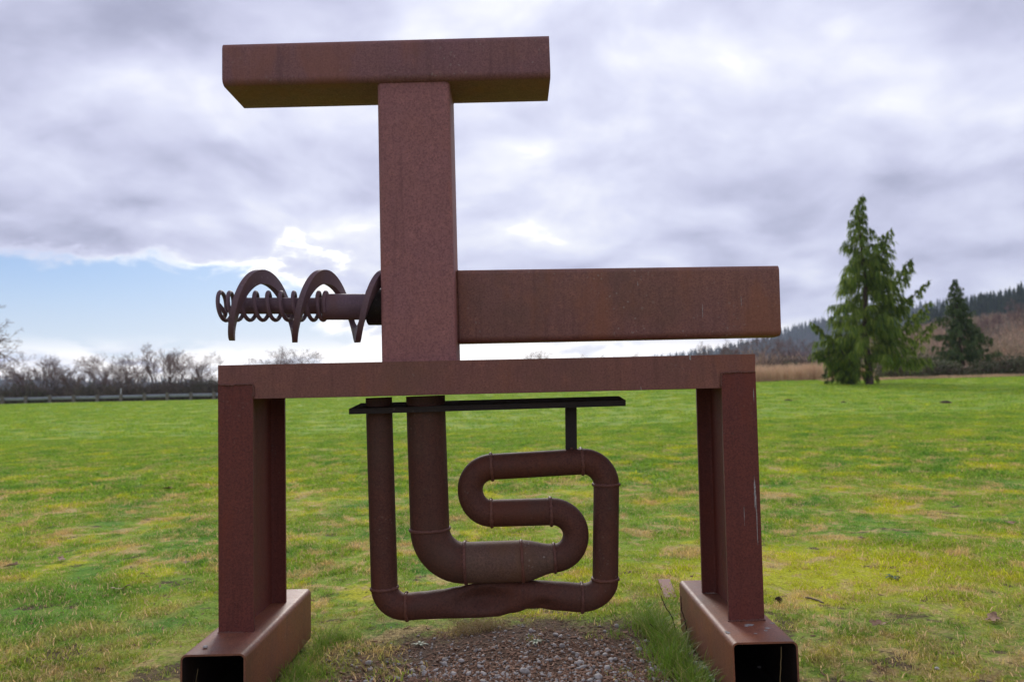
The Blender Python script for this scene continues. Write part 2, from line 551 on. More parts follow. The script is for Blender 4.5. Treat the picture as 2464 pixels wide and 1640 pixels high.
M['post'] = simple_mat('sign_post_wood', (0.30, 0.15, 0.08), 0.8, 0.25, 6)
M['white_wall'] = simple_mat('white_siding', (0.66, 0.64, 0.68), 0.8, 0.12, 1)
M['roof'] = simple_mat('grey_roof', (0.17, 0.15, 0.18), 0.8, 0.2, 1)
M['glass'] = simple_mat('dark_window', (0.03, 0.035, 0.045), 0.15, 0.1, 1, 0.6)
M['hill'] = simple_mat('hill_ground', (0.060, 0.058, 0.035), 0.95, 0.3, 0.05, 0.05)
M['bank'] = simple_mat('bank_earth', (0.11, 0.072, 0.050), 0.95, 0.3, 0.3, 0.05)
M['soil'] = simple_mat('dug_soil', (0.085, 0.060, 0.042), 0.95, 0.3, 20, 0.1)
M['leaf'] = simple_mat('dead_leaf', (0.38, 0.23, 0.13), 0.7, 0.3, 45, 0.3)
M['stick'] = simple_mat('dead_stick', (0.26, 0.20, 0.15), 0.85, 0.3, 40, 0.2)
M['darkstick'] = simple_mat('woody_stem', (0.075, 0.040, 0.032), 0.8, 0.3, 40, 0.3)
M['cone'] = simple_mat('cone_scales', (0.10, 0.060, 0.045), 0.8, 0.3, 60, 0.2)
M['stone'] = island_mat('pebbles', [(0.13, 0.125, 0.125), (0.22, 0.205, 0.20), (0.32, 0.285, 0.26), (0.19, 0.145, 0.115), (0.46, 0.43, 0.39)], 0.75, 0.35, 0, 30)
M['chip'] = island_mat('wood_chips', [(0.09, 0.045, 0.028), (0.21, 0.105, 0.062), (0.34, 0.20, 0.125), (0.60, 0.49, 0.37)], 0.85, 0.2, 0, 60)
M['weed'] = island_mat('rosette_leaves', [(0.065, 0.120, 0.048), (0.10, 0.160, 0.065), (0.14, 0.19, 0.085)], 0.55, 0.35, 0.2, 18)
M['lush'] = island_mat('long_grass', [(0.12, 0.23, 0.022), (0.18, 0.32, 0.030), (0.26, 0.38, 0.045), (0.15, 0.28, 0.025), (0.48, 0.38, 0.17)], 0.5, 0.35, 0.35)
M['straw'] = island_mat('straw', [(0.34, 0.24, 0.12), (0.42, 0.31, 0.17), (0.27, 0.19, 0.08), (0.22, 0.22, 0.05)], 0.7, 0.2, 0.3)

# ------------------------------------------------------------------ ground (one sheet)
ys = np.concatenate([np.linspace(-14, -3, 8), np.linspace(-2.5, 12, 110), 12 + np.geomspace(0.2, 88, 70), np.geomspace(110, 2250, 20)])
xh = np.concatenate([np.linspace(0, 7, 56)[1:], 7 + np.geomspace(0.2, 60, 40), np.geomspace(75, 2550, 16)])
xs = np.concatenate([-xh[::-1], [0], xh])
X, Y = np.meshgrid(xs, ys)
Z = ground_h(X, Y)
gv = np.stack([X.ravel(), Y.ravel(), Z.ravel()], 1)
nx = len(xs)
gf = []
for j in range(len(ys) - 1):
    for i in range(nx - 1):
        q = j * nx + i
        gf.append((q, q + 1, q + nx + 1, q + nx))
ground = mesh_obj('ground', gv.tolist(), gf, M['ground'], smooth=True)
tag(ground, 'patchy green winter lawn sloping gently up to the trees', kind='structure')


# ------------------------------------------------------------------ steel sections
def sweep_section(name, loopA, loopB, mat, parent, inner=None, smooth=True, close=True, inner_shade_mat=None):
    """loopA, loopB: matching outlines; inner: (loopA', loopB') makes the tube hollow and open-ended"""
    n = len(loopA)
    vs = list(loopA) + list(loopB)
    fs = [(i, (i + 1) % n, n + (i + 1) % n, n + i) for i in range(n)]
    if inner:
        vs += list(inner[0]) + list(inner[1])
        fs += [(2 * n + i, 3 * n + i, 3 * n + (i + 1) % n, 2 * n + (i + 1) % n) for i in range(n)]
        fs += [(i, 2 * n + i, 2 * n + (i + 1) % n, (i + 1) % n) for i in range(n)]
        fs += [(n + i, n + (i + 1) % n, 3 * n + (i + 1) % n, 3 * n + i) for i in range(n)]
    elif close:
        fs += [tuple(range(n))[::-1], tuple(range(n, 2 * n))]
    o = mesh_obj(name, vs, fs, mat, parent, smooth, 38)
    if inner and inner_shade_mat:
        o.data.materials.append(inner_shade_mat)
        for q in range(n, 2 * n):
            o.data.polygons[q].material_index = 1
    bm = bmesh.new()
    bm.from_mesh(o.data)
    bmesh.ops.recalc_face_normals(bm, faces=bm.faces)
    bm.to_mesh(o.data)
    bm.free()
    return o


def rr_loop(p0, p1, depth, r, inset=0.0, seg=6):
    """rounded rectangle spanned by the front edge p0->p1 and a depth along +Y"""
    p0, p1 = Vector(p0), Vector(p1)
    e = (p1 - p0)
    L = e.length
    e.normalize()
    d = Vector((0, 1, 0))
    a0, a1, b0, b1 = inset, L - inset, inset, depth - inset
    r = max(r - inset, 0.004)
    pts = []
    for (cx, cy, s) in ((a1 - r, b0 + r, -90), (a1 - r, b1 - r, 0), (a0 + r, b1 - r, 90), (a0 + r, b0 + r, 180)):
        for i in range(seg + 1):
            t = R(s + 90 * i / seg)
            pts.append(p0 + e * (cx + r * math.cos(t)) + d * (cy + r * math.sin(t)))
    return pts


def box_tube(name, A, B, depth, r, wall, mat, parent):
    return sweep_section(name, rr_loop(*A, depth, r), rr_loop(*B, depth, r), mat, parent,
                         (rr_loop(*A, depth, r, wall), rr_loop(*B, depth, r, wall)))


def ibeam_loop(p0, p1, depth, tf=0.022, tw=0.014, fil=0.02):
    p0, p1 = Vector(p0), Vector(p1)
    e = p1 - p0
    L = e.length
    e.normalize()
    c = L / 2
    h = tw / 2
    q = [(0, 0), (L, 0), (L, tf), (c + h + fil, tf), (c + h + fil * .3, tf + fil * .3), (c + h, tf + fil),
         (c + h, depth - tf - fil), (c + h + fil * .3, depth - tf - fil * .3), (c + h + fil, depth - tf), (L, depth - tf), (L, depth),
         (0, depth), (0, depth - tf), (c - h - fil, depth - tf), (c - h - fil * .3, depth - tf - fil * .3), (c - h, depth - tf - fil),
         (c - h, tf + fil), (c - h - fil * .3, tf + fil * .3), (c - h - fil, tf), (0, tf)]
    return [p0 + e * a + Vector((0, 1, 0)) * b for a, b in q]


def weld_path(name, pts, r, parent, mat=None, seed=0):
    rd = random.Random(seed)
    dense = []
    for a, b in zip(pts[:-1], pts[1:]):
        a, b = Vector(a), Vector(b)
        n = max(2, int((b - a).length / 0.007))
        dense += [a.lerp(b, i / n) for i in range(n)]
    dense.append(Vector(pts[-1]))
    j = r * 0.35
    dense = [p + Vector((rd.uniform(-j, j), rd.uniform(-j, j) * .4, rd.uniform(-j, j))) for p in dense]
    rad = [r * rd.uniform(0.65, 1.2) for _ in dense]
    mb = MB()
    mb.tube(dense, rad, 6)
    return mb.obj(name, mat or M['weld'], parent, True)


# ------------------------------------------------------------------ the sculpture
YS = 0.10         # front of the stem
sc = empty('steel_sculpture', (0.0, 0.3, 0.0))
tag(sc, 'rusty steel sculpture of box beams, curling pipes and coils on two legs', 'sculpture')

# crossbeam: wide-flange beam lying on the legs, flange towards the viewer
BD = 0.61
bA = (at(524.5, 960.9, 0), at(524.5, 878.7, 0))
bB = (at(1817.5, 931.0, 0), at(1817.0, 851.4, 0))
beam = sweep_section('crossbeam', ibeam_loop(*bA, BD), ibeam_loop(*bB, BD), M['rust_beam'], sc)

# legs
def leg(tl, tr, br, bl, back):
    A = (at(*bl, -0.003), at(*br, -0.003))
    B = (at(*tl, -0.003), at(*tr, -0.003))
    return sweep_section('leg', ibeam_loop(*A, BD + 0.003), ibeam_loop(*B, BD + 0.003), M['rust_leg'], sc)

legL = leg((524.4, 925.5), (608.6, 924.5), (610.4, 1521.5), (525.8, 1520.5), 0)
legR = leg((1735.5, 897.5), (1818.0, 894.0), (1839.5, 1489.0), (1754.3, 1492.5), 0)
weld_path('weld', [at(526, 925.5, -.004), at(560, 925.8, -.004), at(607, 923.5, -.004), at(609.5, 930, -.004), at(609.5, 957, -.004)], 0.0065, legL, seed=1)
weld_path('weld', [at(1817, 894, -.004), at(1790, 894.5, -.004), at(1738, 897, -.004), at(1735.5, 903, -.004), at(1735, 930, -.004)], 0.0065, legR, seed=2)
weld_path('weld', [at(524, 1521, -.006), at(612, 1522, -.006)], 0.006, legL, seed=3)
weld_path('weld', [at(1752, 1493.5, -.006), at(1841, 1490, -.006)], 0.006, legR, seed=4)

# rolled mill mark, raised on the foot of the left leg, read from the bottom upwards
fc = bpy.data.curves.new('mill_mark_text', 'FONT')
fc.body = 'VOII-ISI'
fc.size = 0.034
fc.space_character = 1.25
fc.extrude = 0.0012
tmp = bpy.data.objects.new('mill_mark_text', fc)
col.objects.link(tmp)
bpy.context.view_layer.update()
me = bpy.data.meshes.new_from_object(tmp.evaluated_get(bpy.context.evaluated_depsgraph_get()))
bpy.data.objects.remove(tmp)
p0 = at(574, 1509, -0.0035)
me.transform(Matrix.Translation(p0) @ Matrix.Rotation(R(90), 4, 'X') @ Matrix.Rotation(R(90), 4, 'Z'))
me.materials.clear()
me.materials.append(M['rust_leg'])
mm = bpy.data.objects.new('mill_mark', me)
col.objects.link(mm)
mm.parent = legL
mm['label'] = 'raised rolled lettering VOII-ISI'

# base tubes, open at both ends; an added plate blocks light at the rear
YF, YB = -0.36, 0.93
def base_tube(fl, fr, bw, bh, xl_b, xr_b):  # front opening, added light-blocking plate at the back
    z = at(*fr, YF).z
    xl, xr = at(*fl, YF).x, at(*fr, YF).x
    # sections are built in the XZ plane and swept along Y
    def loop(xa, xb, y, inset=0.0, r=0.03, seg=6):
        a0, a1, b0, b1 = xa + inset, xb - inset, z - bh + inset, z - inset
        r2 = max(r - inset, 0.012)
        out = []
        for (cx, cz, s) in ((a1 - r2, b0 + r2, -90), (a1 - r2, b1 - r2, 0), (a0 + r2, b1 - r2, 90), (a0 + r2, b0 + r2, 180)):
            for i in range(seg + 1):
                t = R(s + 90 * i / seg)
                out.append(Vector((cx + r2 * math.cos(t), y, cz + r2 * math.sin(t))))
        return out
    w_ = 0.0095
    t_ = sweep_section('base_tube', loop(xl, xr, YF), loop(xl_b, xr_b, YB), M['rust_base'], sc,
                       (loop(xl, xr, YF, w_), loop(xl_b, xr_b, YB, w_)), inner_shade_mat=M['rust_dark'])  # dark inner walls: the shade inside the opening put into the colour
    sweep_section('light_block_plate', loop(xl_b, xr_b, YB - .014, w_ - .001), loop(xl_b, xr_b, YB - .004, w_ - .001), M['rust_dark'], t_)  # unseen plate added to keep light out, its colour darkened like shade
    return t_, z

xl_r = at(748.4, 1500, YB).x
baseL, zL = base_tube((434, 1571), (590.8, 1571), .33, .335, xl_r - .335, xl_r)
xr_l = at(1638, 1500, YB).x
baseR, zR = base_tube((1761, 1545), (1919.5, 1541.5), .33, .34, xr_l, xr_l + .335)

# stem, top bar and arm: rectangular tubes
stem = box_tube('stem', (at(917.6, 874, YS), at(1097.5, 871, YS)), (at(906.8, 197.0, YS), at(1081.0, 192.3, YS)), 0.37, 0.028, 0.012, M['rust_stem'], sc)
# extend through to the flange edge: base sits on the crossbeam
bar = box_tube('top_bar', (at(534.4, 204.0, YS - .035), at(534.4, 102.5, YS - .035)), (at(1325.0, 185.0, YS - .035), at(1321.0, 81.2, YS - .035)), 0.405, 0.040, 0.012, M['rust_bar'], sc)
YA = YS + 0.15
arm = box_tube('arm', (at(1092, 823.5, YA), at(1090, 648.0, YA)), (at(1880, 807.0, YA), at(1874.5, 637.0, YA)), 0.21, 0.036, 0.012, M['rust_arm'], sc)
weld_path('weld', [at(1101, 650, YA - .003), at(1104, 735, YA - .003), at(1106, 820, YA - .003)], 0.005, arm, seed=5)
weld_path('weld', [at(1083, 192, YS + .03) , at(1085, 196, YS + .12), at(1090, 250, YS + .36)], 0.006, stem, seed=6)
weld_path('weld', [at(908, 197.5, YS - .002), at(1080, 192.5, YS - .002)], 0.004, stem, seed=7)

# shaft with sleeve and collar, running left out of the stem
YC = 0.29
def cyl_x(name, u0, u1, v, rpx, mat, parent, n=40, dv=0.0, caps=True):
    p0, p1 = at(u0, v + dv, YC), at(u1, v, YC)
    r = rpx / F * (YC - CAM.y)
    mb = MB()
    rings = []
    for u, rr in ((0, r * .94), (0.02 * 0 + 0.004 / (p1 - p0).length, r), (1, r)):
        c = p0.lerp(p1, u)
        rings.append([c + Vector((0, math.cos(2 * math.pi * k / n), math.sin(2 * math.pi * k / n))) * rr for k in range(n)])
    vs = [q for g in rings for q in g]
    fs = [(i * n + k, i * n + (k + 1) % n, (i + 1) * n + (k + 1) % n, (i + 1) * n + k) for i in range(2) for k in range(n)]
    fs.append(tuple(range(n))[::-1])
    fs.append(tuple(2 * n + k for k in range(n)))
    mb.add(vs, fs)
    return mb.obj(name, mat, parent, True, 40)

shaft = cyl_x('shaft', 566, 790, 735.5, 19.8, M['rust_shaft'], sc)
sleeve = cyl_x('sleeve', 779, 900, 738.0, 31.6, M['rust_shaft'], sc)
collar = cyl_x('collar', 885, 935, 738.0, 44.5, M['rust_dark'], sc)

MPP = (YC - CAM.y) / F          # metres per photograph pixel on the shaft axis
def axis(u):
    return at(u, 736.5, YC)

# round-bar coil spring
pts = []
n_t = 24
tops = [532, 554, 585, 616, 646.5, 677, 708, 738, 768, 785]
Rc = 33.6 * MPP
for i in range(len(tops) - 1):
    for k in range(n_t):
        a = k / n_t
        u = tops[i] + (tops[i + 1] - tops[i]) * a
        ph = 2 * math.pi * a            # 0 top, quarter = front, half = bottom
        rr = Rc * (1.0 if i else 1.03)
        c = axis(u)
        pts.append(c + Vector((0, -math.sin(ph) * rr, math.cos(ph) * rr)))
for k in range(0, 9):                   # run-out of the last turn
    ph = 2 * math.pi * k / n_t
    pts.append(axis(785 + k * .35) + Vector((0, -math.sin(ph) * Rc, math.cos(ph) * Rc)))
tail = []
for k in range(1, 10):                  # lead-in at the free end, down the back and curling inside
    ph = -2 * math.pi * k / n_t
    tail.append(axis(532 - k * .1) + Vector((0, -math.sin(ph) * Rc * 1.02, math.cos(ph) * Rc * 1.02)))
c0 = axis(537)
tail += [c0 + Vector((0, Rc * .45, -Rc * .55)), c0 + Vector((-.012, Rc * .2, -Rc * .15)), c0 + Vector((-.028, 0.0, Rc * .16))]
mb = MB()
mb.tube(tail[::-1] + pts, 4.9 * MPP, 12)
coil = mb.obj('coil_spring', M['rust_shaft'], sc, True, 60)

# flat-bar helix
def ribbon(u0, turns, pitch, ro, ri, th):
    n = int(turns * 64)
    vs, fs = [], []
    for i in range(n + 1):
        a = i / 64
        ph = 2 * math.pi * a
        c = axis(u0 + pitch * a)
        rad = Vector((0, -math.sin(ph), -math.cos(ph)))
        tan = Vector((pitch * MPP / (2 * math.pi * (ro + ri) / 2), -math.cos(ph), math.sin(ph))).normalized()
        w_ = tan.cross(rad).normalized()
        taper = min(1.0, 0.35 + i / 7)
        for (q, s) in ((ri + (ro - ri) * (1 - taper) * .5, -1), (ro - (ro - ri) * (1 - taper) * .2, -1), (ro - (ro - ri) * (1 - taper) * .2, 1), (ri + (ro - ri) * (1 - taper) * .5, 1)):
            vs.append(c + rad * q + w_ * s * th / 2)
    for i in range(n):
        for k in range(4):
            fs.append((i * 4 + k, i * 4 + (k + 1) % 4, i * 4 + 4 + (k + 1) % 4, i * 4 + 4 + k))
    fs += [(3, 2, 1, 0), tuple(n * 4 + k for k in range(4))]
    return vs, fs
vs, fs = ribbon(559.5, 2.62, 150.0, 88 * MPP, 54 * MPP, 13.0 * MPP)
helix = mesh_obj('flat_bar_helix', vs, fs, M['rust_shaft'], sc, True, 35)

# hanging plate under the crossbeam, a little tilted
pl = [at(839.5, 983.3, .14), at(1505.7, 962.4, .14), at(1489.4, 952.2, .42), at(869, 969.3, .42),
      at(839.5, 996.3, .14), at(1505.7, 976.3, .14), at(1489.4, 965.5, .42), at(869, 981.8, .42)]
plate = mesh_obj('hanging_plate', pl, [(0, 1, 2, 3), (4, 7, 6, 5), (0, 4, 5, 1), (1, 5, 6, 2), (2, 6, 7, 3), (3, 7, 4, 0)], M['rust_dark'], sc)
mb = MB()
a, b_, c, d = at(1359.6, 968, YC), at(1387.3, 968, YC), at(1388.3, 1084, YC), at(1360.8, 1084, YC)
mb.add([p + Vector((0, s, 0)) for s in (-.006, .006) for p in (a, b_, c, d)], [(0, 3, 2, 1), (4, 5, 6, 7), (0, 1, 5, 4), (1, 2, 6, 5), (2, 3, 7, 6), (3, 0, 4, 7)])
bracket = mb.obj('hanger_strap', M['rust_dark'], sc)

# ---- pipework
def px(u, v):
    return at(u, v, YC)

def pipe_mesh(name, path, n=36, dent=None, mat='rust_pipe'):
    """path: (point, half-height, half-depth) in the XZ plane"""
    vs, fs = [], []
    N = len(path)
    for i, (p, rh, rd) in enumerate(path):
        t = (path[min(i + 1, N - 1)][0] - path[max(i - 1, 0)][0])
        t.y = 0
        t.normalize()
        nrm = Vector((-t.z, 0, t.x))
        for k in range(n):
            a = 2 * math.pi * k / n
            cz, cy = math.cos(a), math.sin(a)
            off = 0.0
            if dent:
                off = dent(i / (N - 1), cz, cy)
            vs.append(p + nrm * cz * rh + Vector((0, 1, 0)) * (-cy * rd + off))
    for i in range(N - 1):
        for k in range(n):
            fs.append((i * n + k, i * n + (k + 1) % n, (i + 1) * n + (k + 1) % n, (i + 1) * n + k))
    return mesh_obj(name, vs, fs, M[mat], sc, True)

def straight(name, a, b, ra, rb=None, n=24, dent=None, mat='rust_pipe'):
    rb = rb or ra
    A, B = px(*a), px(*b)
    out = []
    for i in range(n + 1):
        t = i / n
        rr = (ra + (rb - ra) * (3 * t * t - 2 * t ** 3)) * MPP
        out.append((A.lerp(B, t), rr, rr))
    return pipe_mesh(name, out, dent=dent, mat=mat)

def bend(name, a, ta, b, tb, r0, r1, k=0.5523, rad=None):
    A, B = px(*a), px(*b)
    ta = Vector((ta[0], 0, -ta[1])).normalized()
    tb = Vector((tb[0], 0, -tb[1])).normalized()
    dlt = B - A
    la = abs(dlt.dot(ta)) * k
    lb = abs(dlt.dot(tb)) * k
    out = []
    for i in range(19):
        t = i / 18
        q = A * (1 - t) ** 3 + (A + ta * la) * 3 * t * (1 - t) ** 2 + (B - tb * lb) * 3 * t * t * (1 - t) + B * t ** 3
        rr = (r0 + (r1 - r0) * t) * MPP
        out.append((q, rr, rr))
    return pipe_mesh(name, out)

def ubend(name, segs):
    out = []
    for (a, ta, b, tb, r0, r1) in segs:
        A, B = px(*a), px(*b)
        ta = Vector((ta[0], 0, -ta[1])).normalized()
        tb = Vector((tb[0], 0, -tb[1])).normalized()
        dlt = B - A
        la, lb = abs(dlt.dot(ta)) * .5523, abs(dlt.dot(tb)) * .5523
        for i in range(15):
            if out and i == 0:
                continue
            t = i / 14
            q = A * (1 - t) ** 3 + (A + ta * la) * 3 * t * (1 - t) ** 2 + (B - tb * lb) * 3 * t * t * (1 - t) + B * t ** 3
            rr = (r0 + (r1 - r0) * t) * MPP
            out.append((q, rr, rr))
    return pipe_mesh(name, out)

def bead(parent, a, tdir, r, seed):
    rd = random.Random(seed)
    t = Vector((tdir[0], 0, -tdir[1])).normalized()
    nrm = Vector((-t.z, 0, t.x))
    c = px(*a)
    n = 44
    pts, rad = [], []
    for k in range(n + 1):
        an = 2 * math.pi * k / n
        q = r * MPP - 0.0015
        pts.append(c + nrm * math.cos(an) * q + Vector((0, 1, 0)) * math.sin(an) * q + t * rd.uniform(-.0012, .0012))
        rad.append(0.0105 * rd.uniform(.75, 1.2))
    pts[-1] = pts[0]
    mb = MB()
    mb.tube(pts, rad, 7, cap=False)
    return mb.obj('weld_bead', M['weld'], parent, True)

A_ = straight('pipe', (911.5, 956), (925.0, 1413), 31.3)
e1 = bend('elbow', (925.0, 1413), (.03, 1), (979, 1458), (1, -.05), 31.3, 31.0)
bead(e1, (925.0, 1413), (.03, 1), 31, 1)
bead(e1, (979, 1458), (1, -.05), 31, 2)
# crushed lower pipe
cp = [(979, 1458, 31), (1020, 1455, 31.5), (1060, 1452, 33), (1106, 1448, 36.5), (1145, 1444, 39.5), (1187, 1441, 40), (1230, 1434.5, 37), (1269, 1428.5, 32.5), (1300, 1429, 32), (1340, 1432.5, 33), (1400, 1436.5, 33)]
path = []
for i in range(61):
    s = i / 60 * (len(cp) - 1)
    j = min(int(s), len(cp) - 2)
    t = s - j
    t2 = t * t * (3 - 2 * t)
    u = cp[j][0] + (cp[j + 1][0] - cp[j][0]) * t
    v = cp[j][1] + (cp[j + 1][1] - cp[j][1]) * t2
    h = cp[j][2] + (cp[j + 1][2] - cp[j][2]) * t2
    g = math.exp(-((u - 1170) / 75) ** 2)
    path.append((px(u, v), h * MPP, (32 - 9 * g) * MPP))
def dent(t, cz, cy):
    u = 979 + t * 421
    g = math.exp(-((u - 1165) / 62) ** 2 - ((cz - .15) / .62) ** 2)
    g2 = math.exp(-((u - 1322) / 28) ** 2 - ((cz + .55) / .4) ** 2)
    return (0.085 * g + 0.03 * g2) if cy > 0 else 0.0
crushed = pipe_mesh('crushed_pipe', path, 48, dent)
crushed['label'] = 'dented and flattened lower pipe'
e2 = bend('elbow', (1400, 1436.5), (1, .02), (1456.5, 1391), (0, -1), 32.5, 30.5)
bead(e2, (1400, 1436.5), (1, .02), 32.8, 3)
bead(e2, (1456.5, 1391), (0, -1), 30.5, 4)
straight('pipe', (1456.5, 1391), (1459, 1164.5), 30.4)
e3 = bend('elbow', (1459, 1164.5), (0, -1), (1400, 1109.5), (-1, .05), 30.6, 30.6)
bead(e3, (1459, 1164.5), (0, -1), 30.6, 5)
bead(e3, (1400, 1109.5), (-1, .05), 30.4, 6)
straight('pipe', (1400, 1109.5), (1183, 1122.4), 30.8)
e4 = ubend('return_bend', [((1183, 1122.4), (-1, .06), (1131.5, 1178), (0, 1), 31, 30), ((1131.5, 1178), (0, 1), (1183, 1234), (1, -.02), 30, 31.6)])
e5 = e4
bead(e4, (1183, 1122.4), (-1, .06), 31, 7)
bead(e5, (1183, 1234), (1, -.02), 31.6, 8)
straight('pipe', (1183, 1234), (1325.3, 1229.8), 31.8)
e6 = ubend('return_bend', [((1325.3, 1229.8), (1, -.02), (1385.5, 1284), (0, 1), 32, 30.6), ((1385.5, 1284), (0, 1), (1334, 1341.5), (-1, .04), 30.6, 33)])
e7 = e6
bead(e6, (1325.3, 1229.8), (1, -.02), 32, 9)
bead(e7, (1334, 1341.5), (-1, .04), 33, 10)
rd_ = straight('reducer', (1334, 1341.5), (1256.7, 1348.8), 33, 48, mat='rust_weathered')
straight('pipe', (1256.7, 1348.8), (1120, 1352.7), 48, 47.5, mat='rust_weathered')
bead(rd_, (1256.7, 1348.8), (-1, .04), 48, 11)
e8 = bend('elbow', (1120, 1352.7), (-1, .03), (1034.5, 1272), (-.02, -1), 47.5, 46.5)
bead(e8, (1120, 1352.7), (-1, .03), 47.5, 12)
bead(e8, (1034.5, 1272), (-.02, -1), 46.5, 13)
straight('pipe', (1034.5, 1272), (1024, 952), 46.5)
# weld collars where the pipes pass through the plate
bead(plate, (913, 981), (.03, 1), 31.5, 14)
bead(plate, (1025.5, 977), (.03, 1), 46.8, 15)
bead(bracket, (1374.5, 1080), (1, 0), 3, 16)


def blotch(name, c, ux, uy, a, b, parent, seed, mat='dropping', nrm=None, h=0.0012):
    """thin irregular crust lying on a face"""
    rd = random.Random(seed)
    c, ux, uy = Vector(c), Vector(ux).normalized(), Vector(uy).normalized()
    nrm = Vector(nrm) if nrm else ux.cross(uy).normalized()
    n = 22
    out, top = [], []
    for k in range(n):
        t = 2 * math.pi * k / n
        q = 0.72 + rd.uniform(-.28, .28)
        out.append(c + ux * math.cos(t) * a * q + uy * math.sin(t) * b * q + nrm * 0.0003)
        top.append(c + ux * math.cos(t) * a * q * .8 + uy * math.sin(t) * b * q * .8 + nrm * h)
    vs = out + top
    fs = [(k, (k + 1) % n, n + (k + 1) % n, n + k) for k in range(n)] + [tuple(n + k for k in range(n))]
    return mesh_obj(name, vs, fs, M[mat], parent)

for i, (u, v, a, b) in enumerate([(1803, 1502, .030, .022), (1797, 1505, .018, .012), (1847, 1510, .022, .016), (1843, 1516, .012, .012), (1751, 1520, .020, .026), (1858, 1498, .02, .012), (1818, 1523, .012, .008)]):
    pt = at(u, v, 0)
    dd = (pt - CAM)
    pt = CAM + dd * ((zR - CAM.z) / dd.z)
    blotch('bird_dropping', pt, (1, 0, 0), (0, 1, 0), a, b, baseR, i, nrm=(0, 0, 1))
for i, (u, v0, v1, w_) in enumerate([(1815.5, 1150, 1225, .0075), (1819.5, 1195, 1310, .0028), (1790, 1215, 1262, .002), (1813, 935, 965, .003)]):
    a, b = at(u, v0, -.003), at(u + (v1 - v0) * .035, v1, -.003)
    blotch('white_streak', (a + b) / 2, (1, 0, 0), b - a, w_, (b - a).length / 2 * 1.3, legR, 40 + i, nrm=(0, -1, 0), h=.0006)
for i, (u, v0, v1, w_, Yp, par) in enumerate([(1690, 728, 765, .0026, YA, arm), (1783, 708, 742, .002, YA, arm), (1534, 675, 690, .002, YA, arm), (1660, 852, 868, .006, 0, beam), (1542, 928, 939, .0022, 0, beam)]):
    a, b = at(u, v0, Yp), at(u + 1, v1, Yp)
    blotch('white_streak', (a + b) / 2, (1, 0, 0), b - a, w_, (b - a).length / 2 * 1.2, par, 60 + i, nrm=(0, -1, 0), h=.0006)

# ------------------------------------------------------------------ scattering of very many small things
def scatter(name, pts, rots, scales, idx, meshes):
    lib = bpy.data.collections.new(name + '_kinds')
    for i, me_ in enumerate(meshes):
        o = bpy.data.objects.new('%s_kind_%02d' % (name, i), me_)
        lib.objects.link(o)
    me = bpy.data.meshes.new(name)
    n = len(pts)
    me.vertices.add(n)
    me.vertices.foreach_set('co', np.asarray(pts, np.float32).ravel())
    a = me.attributes.new('rot', 'FLOAT_VECTOR', 'POINT')
    a.data.foreach_set('vector', np.asarray(rots, np.float32).ravel())
    a = me.attributes.new('scl', 'FLOAT_VECTOR', 'POINT')
    sc_ = np.asarray(scales, np.float32)
    if sc_.ndim == 1:
        sc_ = np.repeat(sc_[:, None], 3, 1)
    a.data.foreach_set('vector', sc_.ravel())
    a = me.attributes.new('kind', 'INT', 'POINT')
    a.data.foreach_set('value', np.asarray(idx, np.int32))
    o = bpy.data.objects.new(name, me)
    col.objects.link(o)
    ng = bpy.data.node_groups.new(name + '_scatter', 'GeometryNodeTree')
    ng.interface.new_socket('Geometry', in_out='INPUT', socket_type='NodeSocketGeometry')
    ng.interface.new_socket('Geometry', in_out='OUTPUT', socket_type='NodeSocketGeometry')
    gi = ng.nodes.new('NodeGroupInput')
    go = ng.nodes.new('NodeGroupOutput')
    ci = ng.nodes.new('GeometryNodeCollectionInfo')
    ci.inputs['Collection'].default_value = lib
    ci.inputs['Separate Children'].default_value = True
    ci.inputs['Reset Children'].default_value = True
    ip = ng.nodes.new('GeometryNodeInstanceOnPoints')
    def attr(nm, dt):
        q = ng.nodes.new('GeometryNodeInputNamedAttribute')
        q.data_type = dt
        q.inputs['Name'].default_value = nm
        return q.outputs[0]
    ng.links.new(gi.outputs[0], ip.inputs['Points'])
    ng.links.new(ci.outputs[0], ip.inputs['Instance'])
    ip.inputs['Pick Instance'].default_value = True
    ng.links.new(attr('kind', 'INT'), ip.inputs['Instance Index'])
    e2r = ng.nodes.new('FunctionNodeEulerToRotation')
    ng.links.new(attr('rot', 'FLOAT_VECTOR'), e2r.inputs[0])
    ng.links.new(e2r.outputs[0], ip.inputs['Rotation'])
    ng.links.new(attr('scl', 'FLOAT_VECTOR'), ip.inputs['Scale'])
    ng.links.new(ip.outputs[0], go.inputs[0])
    md = o.modifiers.new('scatter', 'NODES')
    md.node_group = ng
    return o


